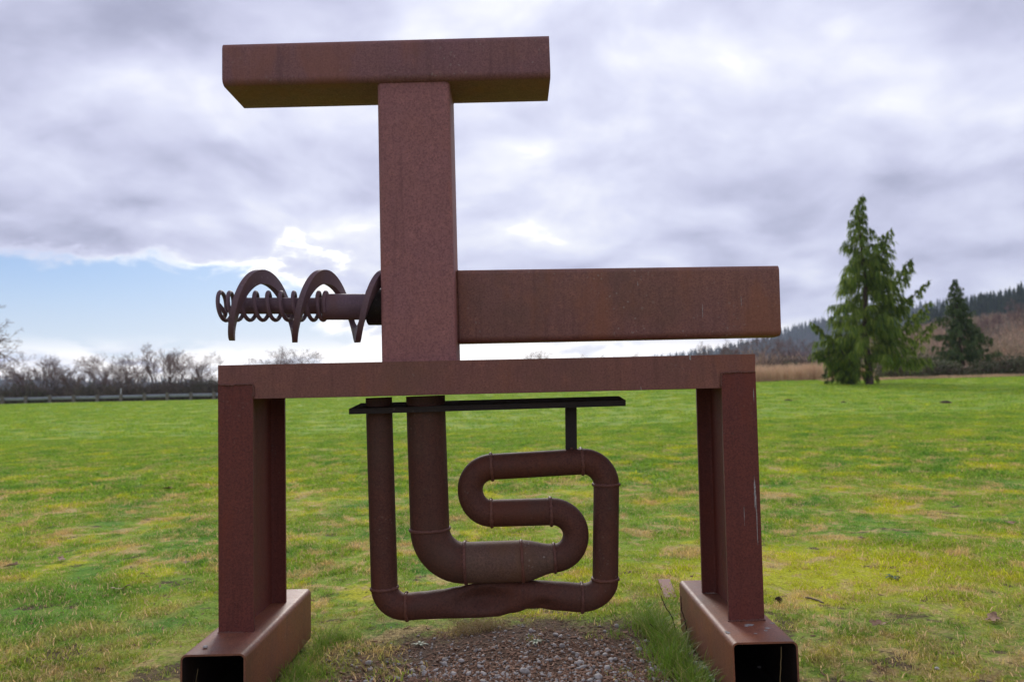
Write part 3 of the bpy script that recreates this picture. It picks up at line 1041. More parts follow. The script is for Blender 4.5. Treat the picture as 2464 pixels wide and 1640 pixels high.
def blades_mesh(name, n, rad, hmin, hmax, wid, lean, mat, seed, segs=2):
    rd = random.Random(seed)
    vs, fs = [], []
    for _ in range(n):
        a = rd.uniform(0, 2 * math.pi)
        q = rad * math.sqrt(rd.random())
        x, y = q * math.cos(a), q * math.sin(a)
        h = rd.uniform(hmin, hmax)
        la = rd.uniform(0, 2 * math.pi)
        ln = rd.uniform(.15, 1) * lean * h
        wd = wid * rd.uniform(.6, 1.2)
        fa = rd.uniform(0, math.pi)
        ex, ey = math.cos(fa) * wd / 2, math.sin(fa) * wd / 2
        b = len(vs)
        for s in range(segs):
            t = s / segs
            w_ = 1 - t * .55
            ox, oy = math.cos(la) * ln * t * t, math.sin(la) * ln * t * t
            z = h * t * (1 - .15 * t * lean) - .004
            vs += [(x + ox - ex * w_, y + oy - ey * w_, z), (x + ox + ex * w_, y + oy + ey * w_, z)]
        vs.append((x + math.cos(la) * ln, y + math.sin(la) * ln, max(.002, h * (1 - .35 * min(lean, 1.5)))))
        for s in range(segs - 1):
            fs.append((b + 2 * s, b + 2 * s + 1, b + 2 * s + 3, b + 2 * s + 2))
        fs.append((b + 2 * segs - 2, b + 2 * segs - 1, b + 2 * segs))
    me = bpy.data.meshes.new(name)
    me.from_pydata(vs, [], fs)
    me.materials.append(mat)
    return me


def fbm(x, y, s, seed):
    return np.array([mnoise.fractal(Vector((a * s + seed, b * s - seed, 0.3)), 1.0, 2.0, 4) for a, b in zip(x, y)])


def gravel_e(x, y):
    return np.sqrt(((x - GRAVEL_C[0]) / 1.30) ** 2 + ((y - GRAVEL_C[1]) / .98) ** 2)


BX = [(-1.70, -1.06), (1.02, 1.66)]
def in_base(x, y):
    m_ = np.zeros(len(x), bool)
    xa0, xa1 = at(434, 1571, YF).x, at(590.8, 1571, YF).x
    xb0, xb1 = at(1761, 1545, YF).x, at(1919.5, 1541, YF).x
    for a, b in ((xa0, xa1), (xb0, xb1)):
        m_ |= (x > a - .06) & (x < b + .06) & (y > YF - .01) & (y < YB + .03)
    return m_


def field_points(n, y0, y1, spread=1.0):
    """random lawn points inside the view wedge between two distances, even per area"""
    d0, d1 = y0 - CAM.y, y1 - CAM.y
    d = np.sqrt(rng.uniform(d0 * d0, d1 * d1, n))
    x = rng.uniform(-.80, .80, n) * d * spread
    return x, d + CAM.y


grass_meshes = [blades_mesh('grass_clump', 42, .10, .014, .055, .0062, 1.2, M['grass'], 100 + i) for i in range(5)]
x, y = field_points(15500, -0.9, 8.0)
keep = ~in_base(x, y)
ge = gravel_e(x, y) + .75 * fbm(x, y, 3.2, 4.0)
keep &= (ge > 0.98) | (rng.random(len(x)) < np.clip((ge - .45) * .7, .0, .32))
thin_ = fbm(x, y, 2.4, 9.0)
keep &= (thin_ < .20 - .14 * np.clip((2.0 - y) / 2.5, 0, 1)) | (rng.random(len(x)) < .35)
x, y = x[keep], y[keep]
n = len(x)
lush = fbm(x, y, .9, 2.0)
scl = np.clip(rng.normal(.95, .25, n) + .75 * lush, .40, 2.3)
pts = np.stack([x, y, ground_h(x, y)], 1)
rots = np.stack([rng.normal(0, .08, n), rng.normal(0, .08, n), rng.uniform(0, 6.28, n)], 1)
o = scatter('lawn_grass', pts, rots, np.stack([scl, scl, scl], 1), rng.integers(0, 5, n), grass_meshes)
tag(o, 'short patchy lawn grass around and in front of the sculpture', 'grass', kind='stuff')

far_meshes = [blades_mesh('grass_clump_far', 50, .22, .025, .085, .016, 1.0, M['grass_far'], 200 + i) for i in range(4)]
x1, y1 = field_points(15000, 8.0, 22.0)
x2, y2 = field_points(16000, 22.0, 72.0)
x, y = np.concatenate([x1, x2]), np.concatenate([y1, y2])
n = len(x)
scl = np.clip(rng.normal(.95, .25, n), .5, 1.7) * np.where(y > 22, 1.5, 1.0)
pts = np.stack([x, y, ground_h(x, y)], 1)
rots = np.stack([np.zeros(n), np.zeros(n), rng.uniform(0, 6.28, n)], 1)
o = scatter('field_grass', pts, rots, np.stack([scl, scl, scl * .9], 1), rng.integers(0, 4, n), far_meshes)
tag(o, 'green grass of the open field stretching to the trees', 'grass', kind='stuff')


# ------------------------------------------------------------------ gravel and wood chips
def pebble_mesh(name, seed, mat):
    rd = random.Random(seed)
    bm = bmesh.new()
    bmesh.ops.create_icosphere(bm, subdivisions=2, radius=1.0)
    off = Vector((rd.uniform(0, 50), rd.uniform(0, 50), rd.uniform(0, 50)))
    for v in bm.verts:
        v.co *= 1 + .35 * mnoise.noise(v.co * .9 + off)
        v.co.z *= .62
        v.co.x *= 1.15
    me = bpy.data.meshes.new(name)
    bm.to_mesh(me)
    bm.free()
    me.polygons.foreach_set('use_smooth', [True] * len(me.polygons))
    me.materials.append(mat)
    return me


def chip_mesh(name, seed):
    rd = random.Random(seed)
    L, W, T = 1.0, rd.uniform(.15, .4), rd.uniform(.05, .12)
    z = [rd.uniform(-.1, .1) for _ in range(3)]
    vs = []
    for i, xx in enumerate((-L, 0, L)):
        w_ = W * (1 if i == 1 else rd.uniform(.2, .9))
        for s, t in ((-1, -1), (1, -1), (1, 1), (-1, 1)):
            vs.append((xx + rd.uniform(-.1, .1), s * w_, z[i] + t * T))
    fs = []
    for i in (0, 4):
        for k in range(4):
            fs.append((i + k, i + (k + 1) % 4, i + 4 + (k + 1) % 4, i + 4 + k))
    fs += [(3, 2, 1, 0), (8, 9, 10, 11)]
    me = bpy.data.meshes.new(name)
    me.from_pydata(vs, [], fs)
    me.materials.append(M['chip'])
    return me


def gravel_points(n, reach, rx=1.0):
    x = rng.normal(0, .62, n) * 1.02 * rx + GRAVEL_C[0]
    y = rng.normal(-.28, .42, n) * rx + GRAVEL_C[1]
    e = gravel_e(x, y) + .55 * fbm(x, y, 3.2, 4.0)
    k = (e < reach) & ~in_base(x, y)
    return x[k], y[k]

x, y = gravel_points(3000, 1.05)
n = len(x)
s = np.clip(rng.lognormal(-5.05, .45, n), .003, .019)
pts = np.stack([x, y, ground_h(x, y) + s * .25], 1)
rots = np.stack([rng.normal(0, .4, n), rng.normal(0, .4, n), rng.uniform(0, 6.28, n)], 1)
o = scatter('gravel', pts, rots, s, rng.integers(0, 7, n), [pebble_mesh('gravel_pebble', 300 + i, M['stone']) for i in range(7)])
tag(o, 'grey gravel scattered over the bare earth below the pipes', 'gravel', kind='stuff')
x, y = gravel_points(12000, 1.2, 1.1)
xe, ye = field_points(1500, -0.9, 3.0)
ke = ~in_base(xe, ye)
x, y = np.concatenate([x, xe[ke]]), np.concatenate([y, ye[ke]])
n = len(x)
s = np.clip(rng.lognormal(-4.55, .45, n), .004, .028)
pts = np.stack([x, y, ground_h(x, y) + .004], 1)
rots = np.stack([rng.normal(0, .3, n), rng.normal(0, .25, n), rng.uniform(0, 6.28, n)], 1)
o = scatter('wood_chips', pts, rots, s, rng.integers(0, 8, n), [chip_mesh('wood_chip', 400 + i) for i in range(8)])
tag(o, 'brown wood chips and bark litter mixed into the gravel', 'wood chips', kind='stuff')

# single stones that stand out
stones = [(1830, 1612, .022, 'blue grey stone lying just left of the right base tube'),
          (1440, 1632, .024, 'large slate grey pebble at the front edge of the gravel'),
          (1262, 1618, .026, 'large brown rounded pebble in the middle of the gravel'),
          (888, 1598, .022, 'pale grey stone in the grass beside the left of the gravel'),
          (1110, 1592, .018, 'light grey pebble at the left of the gravel centre'),
          (494, 1558, .012, 'small grey stone sitting on top of the left base tube'),
          (2255, 1610, .014, 'pale pebble on the lawn near the lower right corner')]
for i, (u, v, r, lab) in enumerate(stones):
    p = gpt(u, min(v, 1639))
    if 'on top of' in lab:
        dd = at(u, v, 0) - CAM
        p = CAM + dd * ((zL - CAM.z) / dd.z)
    o = bpy.data.objects.new('stone', pebble_mesh('stone', 500 + i, M['stone']))
    o.location = p + Vector((0, 0, r * .5))
    o.scale = (r, r, r)
    o.rotation_euler = (0, 0, i * 1.3)
    col.objects.link(o)
    tag(o, lab, 'stone', 'single stones on the ground')


# ------------------------------------------------------------------ long grass beside the bases
def tall_blades(mb, x, y, n, rad, hmin, hmax, wid, lean, rd, z=None, bias=(0, 0)):
    for _ in range(n):
        a = rd.uniform(0, 6.283)
        q = rad * math.sqrt(rd.random())
        bx, by = x + q * math.cos(a), y + q * math.sin(a)
        bz = float(ground_h(bx, by)) if z is None else z
        h = rd.uniform(hmin, hmax)
        la = rd.uniform(0, 6.283)
        ln = rd.uniform(.2, 1) * lean * h
        dx, dy = math.cos(la) * ln + bias[0] * h, math.sin(la) * ln + bias[1] * h
        wd = wid * rd.uniform(.6, 1.2)
        fa = rd.uniform(0, 3.14)
        ex, ey = math.cos(fa) * wd / 2, math.sin(fa) * wd / 2
        vs = []
        S = 4
        for s in range(S):
            t = s / S
            w_ = 1 - .6 * t
            zz = bz - .01 + h * t * (1 - .28 * t * lean)
            vs += [(bx + dx * t * t - ex * w_, by + dy * t * t - ey * w_, zz), (bx + dx * t * t + ex * w_, by + dy * t * t + ey * w_, zz)]
        vs.append((bx + dx, by + dy, bz - .01 + h * (1 - .28 * lean)))
        fs = [(2 * s, 2 * s + 1, 2 * s + 3, 2 * s + 2) for s in range(S - 1)] + [(2 * S - 2, 2 * S - 1, 2 * S)]
        mb.add(vs, fs)

rd = random.Random(5)
xLr = at(590.8, 1571, YF).x
xRl = at(1761, 1545, YF).x
mb = MB()
for i in range(46):
    yy = rd.uniform(YF, YB + .1)
    off = abs(rd.gauss(.0, .09)) + .035
    tall_blades(mb, xLr + off + .02, yy, 34, .06, .05, .20 if off < .12 else .11, .004, .9, rd)
for i in range(14):
    tall_blades(mb, at(434, 1571, YF).x - rd.uniform(.04, .12), rd.uniform(YF, YB), 24, .05, .03, .10, .004, .9, rd)
o = mb.obj('long_grass', M['lush'])
tag(o, 'long uncut grass growing along the left base tube', 'grass', kind='stuff')
mb = MB()
for i in range(70):
    yy = rd.uniform(YF + .12, YB + .15)
    off = abs(rd.gauss(.0, .10)) + .035
    tall_blades(mb, xRl - off - .05, yy, 36, .07, .06, .26 if off < .22 else .12, .004, .9, rd)
for i in range(10):
    tall_blades(mb, at(1919, 1541, YF).x + rd.uniform(.04, .10), rd.uniform(YF, YB), 20, .05, .03, .09, .004, .9, rd)
o = mb.obj('long_grass', M['lush'])
tag(o, 'tall bright green grass tuft along the right base tube', 'grass', kind='stuff')
mb = MB()
for (u, v, n, r_, h) in ((1140, 1512, 420, .15, .14), (1085, 1522, 180, .12, .09), (1190, 1506, 220, .12, .12), (1330, 1500, 160, .2, .07), (1450, 1520, 120, .2, .06), (980, 1530, 160, .2, .07), (1800, 1590, 0, .1, .1), (850, 1600, 160, .2, .07), (760, 1530, 140, .2, .07), (1560, 1440, 150, .18, .08), (700, 1620, 120, .12, .10)):
    p = gpt(u, v)
    tall_blades(mb, p.x, p.y, n, r_, .03, h, .0035, 1.2, rd)
o = mb.obj('straw_tufts', M['straw'])
tag(o, 'tufts of dead straw coloured grass at the edge of the gravel', 'dry grass', kind='stuff')


# ------------------------------------------------------------------ small single things on the lawn
def curve_stick(name, p, pts, r0, r1, mat, label, cat, group=None, twigs=()):
    mb = MB()
    P3 = [Vector(q) for q in pts]
    dense, rad = [], []
    n = 6
    for i in range(len(P3) - 1):
        for k in range(n):
            dense.append(P3[i].lerp(P3[i + 1], k / n))
    dense.append(P3[-1])
    rd = random.Random(len(label))
    N = len(dense)
    dense = [q + Vector((rd.uniform(-1, 1), rd.uniform(-1, 1), rd.uniform(-.5, .5))) * r0 * .5 for q in dense]
    mb.tube(dense, [r0 + (r1 - r0) * i / (N - 1) for i in range(N)], 6)
    for (i, d, l) in twigs:
        a = dense[i]
        mb.tube([a, a + Vector(d) * l * .5, a + Vector(d) * l], [r1, r1 * .8, r1 * .5], 5)
    o = mb.obj(name, mat, None, True)
    o.location = p
    tag(o, label, cat, group)
    return o

stems = [((1650, 1548), (1608, 1432), .03, 'dark bare woody stem rising from the grass, nearest the right base tube'),
         ((1625, 1520), (1590, 1430), .10, 'dark woody stem leaning left in the tall green grass'),
         ((1608, 1548), (1565, 1500), .00, 'short dark woody stem leaning far left over the gravel edge')]
for (b0, t0, yy, lab) in [((1652, 1548), (1638, 1432), 0, stems[0][3]), ((1628, 1522), (1590, 1430), 0, stems[1][3]), ((1612, 1546), (1564, 1500), 0, stems[2][3])]:
    g0 = gpt(*b0)
    t1 = at(t0[0], t0[1], g0.y)
    dlt = t1 - g0
    curve_stick('woody_stem', g0, [(0, 0, -.02), dlt * .35 + Vector((.012, 0, .01)), dlt * .7 + Vector((-.004, .01, .005)), dlt], .0042, .0026, M['darkstick'], lab, 'stem', 'woody stems by the right base',
                twigs=((7, (-.5, .2, .6), .02), (12, (.5, .1, .7), .016)))
g0 = gpt(1938, 1440)
curve_stick('fallen_stick', g0, [(0, 0, .012), (.05, -.06, .014), (.08, -.16, .012)], .0075, .006, M['stick'], 'pale broken stick lying on the lawn right of the right leg', 'stick')
g0 = gpt(640, 1478)
curve_stick('fallen_stick', g0 + Vector((-.72, .0, 0)), [(0, 0, .01), (.13, -.02, .012), (.24, -.10, .010)], .005, .003, M['stick'], 'thin dark twig lying on the lawn left of the left leg', 'stick')
g0 = gpt(2132, 1636)
curve_stick('seed_stalk', g0, [(0, 0, 0), (.004, 0, .06), (.012, 0, .11)], .0025, .002, M['straw'], 'dry upright seed stalk on the lawn at the bottom right', 'stalk',
            twigs=((8, (.9, 0, .5), .03), (10, (-.4, 0, .9), .02), (11, (.3, .1, .9), .03)))
# stalk inside the open right base
pa = at(1870, 1638, YF + .1)
curve_stick('dry_stalk', Vector((pa.x, YF + .06, .02)), [(0, 0, 0), (-.002, 0, .08), (.008, 0, .17), (.016, 0, .275)], .0028, .0022, M['straw'], 'pale dry stalk standing in the mouth of the right base tube', 'stalk')
pa = at(470, 1638, YF + .1)
curve_stick('dry_stalk', Vector((pa.x, YF + .06, .05)), [(0, 0, 0), (.012, 0, .1), (.03, 0, .2)], .0016, .001, M['straw'], 'thin dry stalk standing in the mouth of the left base tube', 'stalk')

# conifer cone on the lawn
bm = bmesh.new()
for i in range(46):
    t = i / 46
    a = i * 2.4
    rr = .020 * math.sin(math.pi * min(1, .15 + t * .85)) + .004
    m4 = Matrix.Translation((rr * math.cos(a), rr * math.sin(a), .004 + t * .038)) @ Matrix.Rotation(a, 4, 'Z') @ Matrix.Rotation(R(60 - t * 60), 4, 'Y')
    bmesh.ops.create_icosphere(bm, subdivisions=1, radius=.0075, matrix=m4 @ Matrix.Diagonal((.5, 1.0, 1.2, 1)))
me = bpy.data.meshes.new('fallen_cone')
bm.to_mesh(me)
bm.free()
me.materials.append(M['cone'])
o = bpy.data.objects.new('fallen_cone', me)
o.location = gpt(1873, 1448)
o.rotation_euler = (R(20), 0, 0)
col.objects.link(o)
tag(o, 'small round brown cone on the lawn right of the right leg', 'cone')


def leaf_mesh(seed, size):
    rd = random.Random(seed)
    n = 20
    vs, fs = [(0, 0, .004)], []
    for ring, q in ((0, .55), (1, 1.0)):
        for k in range(n):
            a = 2 * math.pi * k / n
            lobe = 1 + .28 * math.cos(5 * a) * ring
            r_ = q * size * lobe * (1 + rd.uniform(-.1, .1))
            z = .35 * size * q * q * math.sin(a + seed) ** 2 * rd.uniform(.6, 1.3) + .004
            vs.append((r_ * math.cos(a) * 1.25, r_ * math.sin(a) * .8, z))
    for k in range(n):
        fs.append((0, 1 + k, 1 + (k + 1) % n))
        fs.append((1 + k, 1 + n + k, 1 + n + (k + 1) % n, 1 + (k + 1) % n))
    # stalk
    b = len(vs)
    vs += [(size, -.002, .006), (size, .002, .006), (size * 2.0, .001, .018), (size * 2.0, -.001, .018)]
    fs.append((b, b + 1, b + 2, b + 3))
    me = bpy.data.meshes.new('dead_leaf')
    me.from_pydata(vs, [], fs)
    me.materials.append(M['leaf'])
    me.polygons.foreach_set('use_smooth', [True] * len(me.polygons))
    return me

leaves = [(28, 1366, .060, 'curled brown leaf at the left edge of the lawn'), (148, 1350, .042, 'pale brown leaf with a straw stalk on the left lawn'),
          (290, 1422, .055, 'dead brown leaf lying alone on the green lawn left of the sculpture'), (405, 1178, .07, 'light brown leaf in the grass just left of the left leg'),
          (450, 1358, .035, 'small tan leaf close beside the left leg on the lawn'), (820, 1165, .05, 'tiny brown leaf seen in the gap between left leg and thin pipe'),
          (2075, 1300, .035, 'small dark brown leaf on the lawn below the big conifer'), (2430, 1262, .045, 'brown leaf near the right edge of the lawn'),
          (2390, 1495, .05, 'dark crumpled leaf at the lower right of the lawn'), (2115, 1508, .045, 'pale leaf on the lawn beyond the right base tube')]
for i, (u, v, s_, lab) in enumerate(leaves):
    o = bpy.data.objects.new('fallen_leaf', leaf_mesh(i, s_))
    o.location = gpt(u, v) + Vector((0, 0, .022))
    o.rotation_euler = (R(random.uniform(-10, 25)), R(random.uniform(-12, 12)), i * 2.1)
    col.objects.link(o)
    tag(o, lab, 'leaf', 'fallen leaves on the lawn')

# rosette weed at the mouth of the right base
def rosette(name, loc, n, L, W, seed, label):
    rd = random.Random(seed)
    root = empty(name, loc)
    for i in range(n):
        a = i * 2.399 + rd.uniform(-.3, .3)
        l = L * rd.uniform(.6, 1.1)
        vs, fs = [], []
        S = 7
        tilt = rd.uniform(.25, .75)
        for s in range(S + 1):
            t = s / S
            ww = W * (math.sin(math.pi * min(1, t * .92 + .06)) ** .8) * (1 + .22 * (-1) ** s)
            xx = l * t
            zz = l * tilt * (t - .9 * t * t) + .008
            vs += [(xx, -ww, zz + ww * .25), (xx, 0, zz), (xx, ww, zz + ww * .25)]
        for s in range(S):
            for q in (0, 1):
                fs.append((3 * s + q, 3 * s + q + 1, 3 * s + 4 + q, 3 * s + 3 + q))
        vs = [(x_ * math.cos(a) - y_ * math.sin(a), x_ * math.sin(a) + y_ * math.cos(a), z_) for x_, y_, z_ in vs]
        me = bpy.data.meshes.new('leaf')
        me.from_pydata(vs, [], fs)
        me.materials.append(M['weed'])
        me.polygons.foreach_set('use_smooth', [True] * len(me.polygons))
        o = bpy.data.objects.new('leaf', me)
        col.objects.link(o)
        o.parent = root
    tag(root, label, 'weed')
    return root

rosette('rosette_weed', gpt(1672, 1612), 15, .125, .020, 3, 'leafy grey green rosette weed against the right base tube')
rosette('rosette_weed', gpt(1720, 1636), 9, .09, .016, 4, 'small leafy weed at the bottom edge beside the right base tube')
rosette('rosette_weed', gpt(1290, 1546), 8, .06, .008, 6, 'tiny green seedling weed in the middle of the gravel')
rosette('rosette_weed', gpt(1010, 1552), 8, .06, .008, 8, 'tiny green seedling weed at the left of the gravel')
rosette('rosette_weed', gpt(2150, 1392), 9, .10, .016, 9, 'flat leafy weed on the lawn right of the right leg')

# flat rusty plate lying beside the rear of the right base
A = [gpt(1584, 1401), gpt(1612, 1401), gpt(1628, 1440), gpt(1600, 1440)]
vs = []
for dz in (0.035, 0.015):
    vs += [(A[0].x, A[0].y, dz), (A[1].x, A[1].y, dz), (A[2].x, A[2].y, dz), (A[3].x, A[3].y, dz)]
for p in A:
    vs.append((p.x, p.y, -.02))
o = mesh_obj('steel_slab', vs[:4] + vs[8:], [(0, 3, 2, 1), (0, 1, 5, 4), (1, 2, 6, 5), (2, 3, 7, 6), (3, 0, 4, 7)], M['rust_base'])
tag(o, 'flat rusty steel slab half buried in grass beside the right base tube', 'slab')


def molehill(u, v, r, h, label):
    p = gpt(u, v)
    rd = random.Random(int(u))
    vs, fs = [(0, 0, h)], []
    n = 18
    for j, q in enumerate((.3, .6, .85, 1.0)):
        for k in range(n):
            a = 2 * math.pi * k / n
            rr = r * q * (1 + rd.uniform(-.12, .12))
            vs.append((rr * math.cos(a), rr * math.sin(a), h * (1 - q * q) * rd.uniform(.8, 1.15) - (.02 if j == 3 else 0)))
    for k in range(n):
        fs.append((0, 1 + k, 1 + (k + 1) % n))
        for j in range(3):
            fs.append((1 + j * n + k, 1 + j * n + n + k, 1 + j * n + n + (k + 1) % n, 1 + j * n + (k + 1) % n))
    o = mesh_obj('molehill', vs, fs, M['soil'], None, True)
    o.location = p
    tag(o, label, 'molehill', 'molehills in the field')

molehill(1896, 963, .24, .10, 'dark earth molehill below the left side of the big conifer')
molehill(2274, 968, .26, .09, 'dark earth molehill in the field at the right, below the small conifer')
molehill(2030, 967, .13, .05, 'low small molehill between the two larger ones')


# ------------------------------------------------------------------ fence along the far edge of the field
YFENCE = 75.0
fence = empty('guard_rail_fence', tuple(at(290, 965, YFENCE)))
xs_p = [4.8, 61.3, 119.6, 177, 234, 290.5, 347, 402, 459, 514.6, 570, 626, 682, -52, -108]
def fy(u):
    return 973.2 - u * .0228
prev = None
for u in xs_p:
    g0 = at(u, fy(u), YFENCE)
    zz = float(ground_h(g0.x, YFENCE))
    mb = MB()
    hh = .78 + random.uniform(-.02, .03)
    mb.box((g0.x - .13, YFENCE - .10, zz - .2), (g0.x + .13, YFENCE + .10, zz + hh))
    mb.obj('post', M['wood'], fence)
us = sorted(xs_p)
for a, b in zip(us[:-1], us[1:]):
    xa, xb = at(a, fy(a), YFENCE).x, at(b, fy(b), YFENCE).x
    za, zb = float(ground_h(xa, YFENCE)), float(ground_h(xb, YFENCE))
    prof = [(a_ + .30, b_) for a_, b_ in [(-.115, .33), (-.135, .38), (-.175, .41), (-.175, .44), (-.135, .47), (-.135, .49), (-.175, .52), (-.175, .55), (-.135, .58), (-.115, .62)]]
    vs = [(xa + .01, YFENCE + y_, za + z_) for y_, z_ in prof] + [(xb - .01, YFENCE + y_, zb + z_) for y_, z_ in prof]
    vs += [(q[0], q[1] + .012, q[2]) for q in vs]
    n = len(prof)
    fs = [(i, i + 1, n + i + 1, n + i) for i in range(n - 1)] + [(2 * n + i, 3 * n + i, 3 * n + i + 1, 2 * n + i + 1) for i in range(n - 1)]
    fs += [(0, n, 3 * n, 2 * n), (n - 1, 3 * n - 1, 4 * n - 1, 2 * n - 1)]
    mesh_obj('rail', vs, fs, M['galv'], fence)
tag(fence, 'low grey guard rail on wooden posts along the far left field edge', 'fence')
g0 = at(290.5, 965, YFENCE + .6)
zz = float(ground_h(g0.x, YFENCE + .6))
mb = MB()
mb.tube([(g0.x, YFENCE + .6, zz - .1), (g0.x, YFENCE + .6, zz + .75), (g0.x, YFENCE + .6, zz + 1.32)], [.05, .05, .045], 8)
o = mb.obj('marker_post', M['sign'])
tag(o, 'thin pale marker post standing up behind the guard rail', 'post')


# ------------------------------------------------------------------ bare trees
def bare_tree_segments(seed, H, spread=.55, levels=5, stems=1, droop=0.0, up=.25, wob=.25):
    rd = random.Random(seed)
    segs = []
    def grow(p, d, L, r, lv):
        n = 4 if lv < 3 else 3
        pts = [p]
        q = p.copy()
        dd = d.copy()
        for i in range(n):
            dd = (dd + Vector((rd.gauss(0, wob), rd.gauss(0, wob), rd.gauss(0, wob * .7) + up * (0.35 if lv else .1) - droop * (lv / levels))) * .45).normalized()
            q = q + dd * L / n
            pts.append(q.copy())
        segs.append((pts, r, r * (.45 if lv < levels else .3), lv))
        if lv >= levels:
            return
        k = (rd.randint(5, 7) if lv == 0 else rd.randint(4, 5) if lv < 3 else rd.randint(2, 3))
        for j in range(k):
            t = rd.uniform(.3, 1.0) if lv else rd.uniform(.22, 1.0)
            i = min(int(t * n), n - 1)
            b = pts[i].lerp(pts[i + 1], t * n - i)
            ax = Vector((rd.gauss(0, 1), rd.gauss(0, 1), rd.gauss(0, .5)))
            ax = (ax - dd * ax.dot(dd)).normalized()
            nd = (dd * (1 - spread) + ax * spread * rd.uniform(.8, 1.4)).normalized()
            grow(b, nd, L * rd.uniform(.5, .72) * (1.1 - .35 * t), max(r * .5 * (1.1 - .4 * t), .010), lv + 1)
    for s in range(stems):
        a = rd.uniform(0, 6.28)
        base = Vector((math.cos(a), math.sin(a), 0)) * (.25 if stems > 1 else 0)
        d0 = (Vector((math.cos(a) * .35, math.sin(a) * .35, 1)) if stems > 1 else Vector((rd.gauss(0, .06), rd.gauss(0, .06), 1))).normalized()
        grow(base, d0, H * .42 * rd.uniform(.85, 1.1), .024 * H / math.sqrt(stems), 0)
    return segs


def tree_meshes(seed, H, **kw):
    segs = bare_tree_segments(seed, H, **kw)
    top = max(p.z for s in segs for p in s[0])
    k = H / top
    t, c = MB(), MB()
    for pts, r0, r1, lv in segs:
        pp = [p * k for p in pts]
        N = len(pp) - 1
        (t if lv < 2 else c).tube(pp, [r0 + (r1 - r0) * i / N for i in range(N + 1)], 6 if lv < 2 else 3, cap=False)
    a = bpy.data.meshes.new('trunk')
    a.from_pydata(t.v, [], t.f)
    a.materials.append(M['bark'])
    b = bpy.data.meshes.new('crown')
    b.from_pydata(c.v, [], c.f)
    b.materials.append(M['twig'])
    return a, b


variants = [tree_meshes(21, 7.0, stems=4, spread=.42, up=.5), tree_meshes(22, 7.0, stems=3, spread=.38, up=.6), tree_meshes(23, 7.0, stems=5, spread=.45, up=.45), tree_meshes(24, 7.0, stems=2, spread=.5, up=.4), tree_meshes(25, 7.0, stems=4, spread=.36, up=.7)]

def place_tree(var, u, vtop, Yd, label, rot=0.0, wide=1.0, z0=None):
    tp = at(u, vtop, Yd)
    z0 = (float(ground_h(tp.x, Yd)) if z0 is None else z0) - .1
    s = (tp.z - z0) / 7.0
    root = empty('bare_tree', (tp.x, Yd, z0))
    for nm, me in zip(('trunk', 'crown'), variants[var]):
        o = bpy.data.objects.new(nm, me)
        col.objects.link(o)
        o.parent = root
    root.scale = (s * wide, s * wide, s)
    root.rotation_euler = (0, 0, rot)
    tag(root, label, 'tree', 'bare winter trees behind the field')
    return root

place_tree(0, 84, 846, 88, 'bushy bare tree behind the guard rail, second from the left edge', 0.3, 1.2)
place_tree(2, 128, 850, 90, 'bare many-stemmed tree behind the guard rail, third from the left edge', 1.2, 1.0)
place_tree(1, 190, 872, 92, 'lowest bare tree in the row behind the guard rail', 2.2, 1.1)
place_tree(2, 262, 846, 89, 'wide bare tree behind the marker post', 3.0, 1.15)
place_tree(0, 312, 842, 91, 'bare tree just right of the marker post', 4.0, 1.1)
place_tree(4, 388, 825, 88, 'tallest bare tree in the row behind the guard rail', 5.1, .95)
place_tree(1, 432, 833, 92, 'slender bare tree right of the tallest one in the row', 0.9, 1.0)
place_tree(3, 482, 842, 87, 'round-headed bare tree nearest the left leg of the sculpture', 2.0, 1.15)
place_tree(2, 690, 828, 92, 'bare tree showing above the crossbeam below the coils', 1.5, 1.25)
place_tree(3, 1294, 838, 105, 'small bare treetop just right of the stem above the crossbeam', 0.6, .8)
place_tree(1, 1408, 851, 108, 'tiny bare treetop, second right of the stem above the crossbeam', 2.6, .7)
place_tree(0, 1452, 850, 108, 'tiny bare treetop in the middle of the gap under the arm', 3.6, .7)
place_tree(2, 1540, 846, 106, 'bare treetop right of the middle of the gap under the arm', 1.9, .8)
place_tree(4, 1728, 812, 112, 'bare tree in front of the blue hill, above the right leg', 0.2, 1.2)
place_tree(1, 1690, 838, 118, 'low bare tree left of the one above the right leg', 4.4, 1.2)
place_tree(3, 1850, 800, 135, 'grey bare tree between the arm end and the road sign', 2.9, 1.1)
place_tree(2, 1912, 805, 140, 'grey bare tree left of the big conifer', 1.1, 1.0)
place_tree(0, 1800, 830, 128, 'low grey bare tree just right of the right leg top', 5.5, 1.3)
# large bare tree whose branches reach in at the left edge
big = tree_meshes(31, 7.0, stems=1, spread=.62, levels=5, droop=.0, up=.1)
variants.append(big)
place_tree(5, -128, 560, 70, 'large bare tree reaching in at the left edge of the picture', 1.0, .85)


# ------------------------------------------------------------------ conifers
def spray(mb, p, d, L, wd, rd):
    """a hanging branchlet: narrow three-part leaf strip that droops"""
    d = Vector(d).normalized()
    side = Vector((rd.gauss(0, 1), rd.gauss(0, 1), rd.gauss(0, .3)))
    side = (side - d * side.dot(d)).normalized()
    pts = []
    q = Vector(p)
    dd = d.copy()
    for s, w_ in ((0, .35), (1, 1.0), (2, .75), (3, .0)):
        if s:
            dd = (dd + Vector((0, 0, -.35))).normalized()
            q = q + dd * L / 3
        if s == 3:
            pts.append([q.copy()])
        else:
            pts.append([q - side * wd * w_ / 2, q + side * wd * w_ / 2])
    vs = [v for r_ in pts for v in r_]
    mb.add(vs, [(0, 1, 3, 2), (2, 3, 5, 4), (4, 5, 6)])


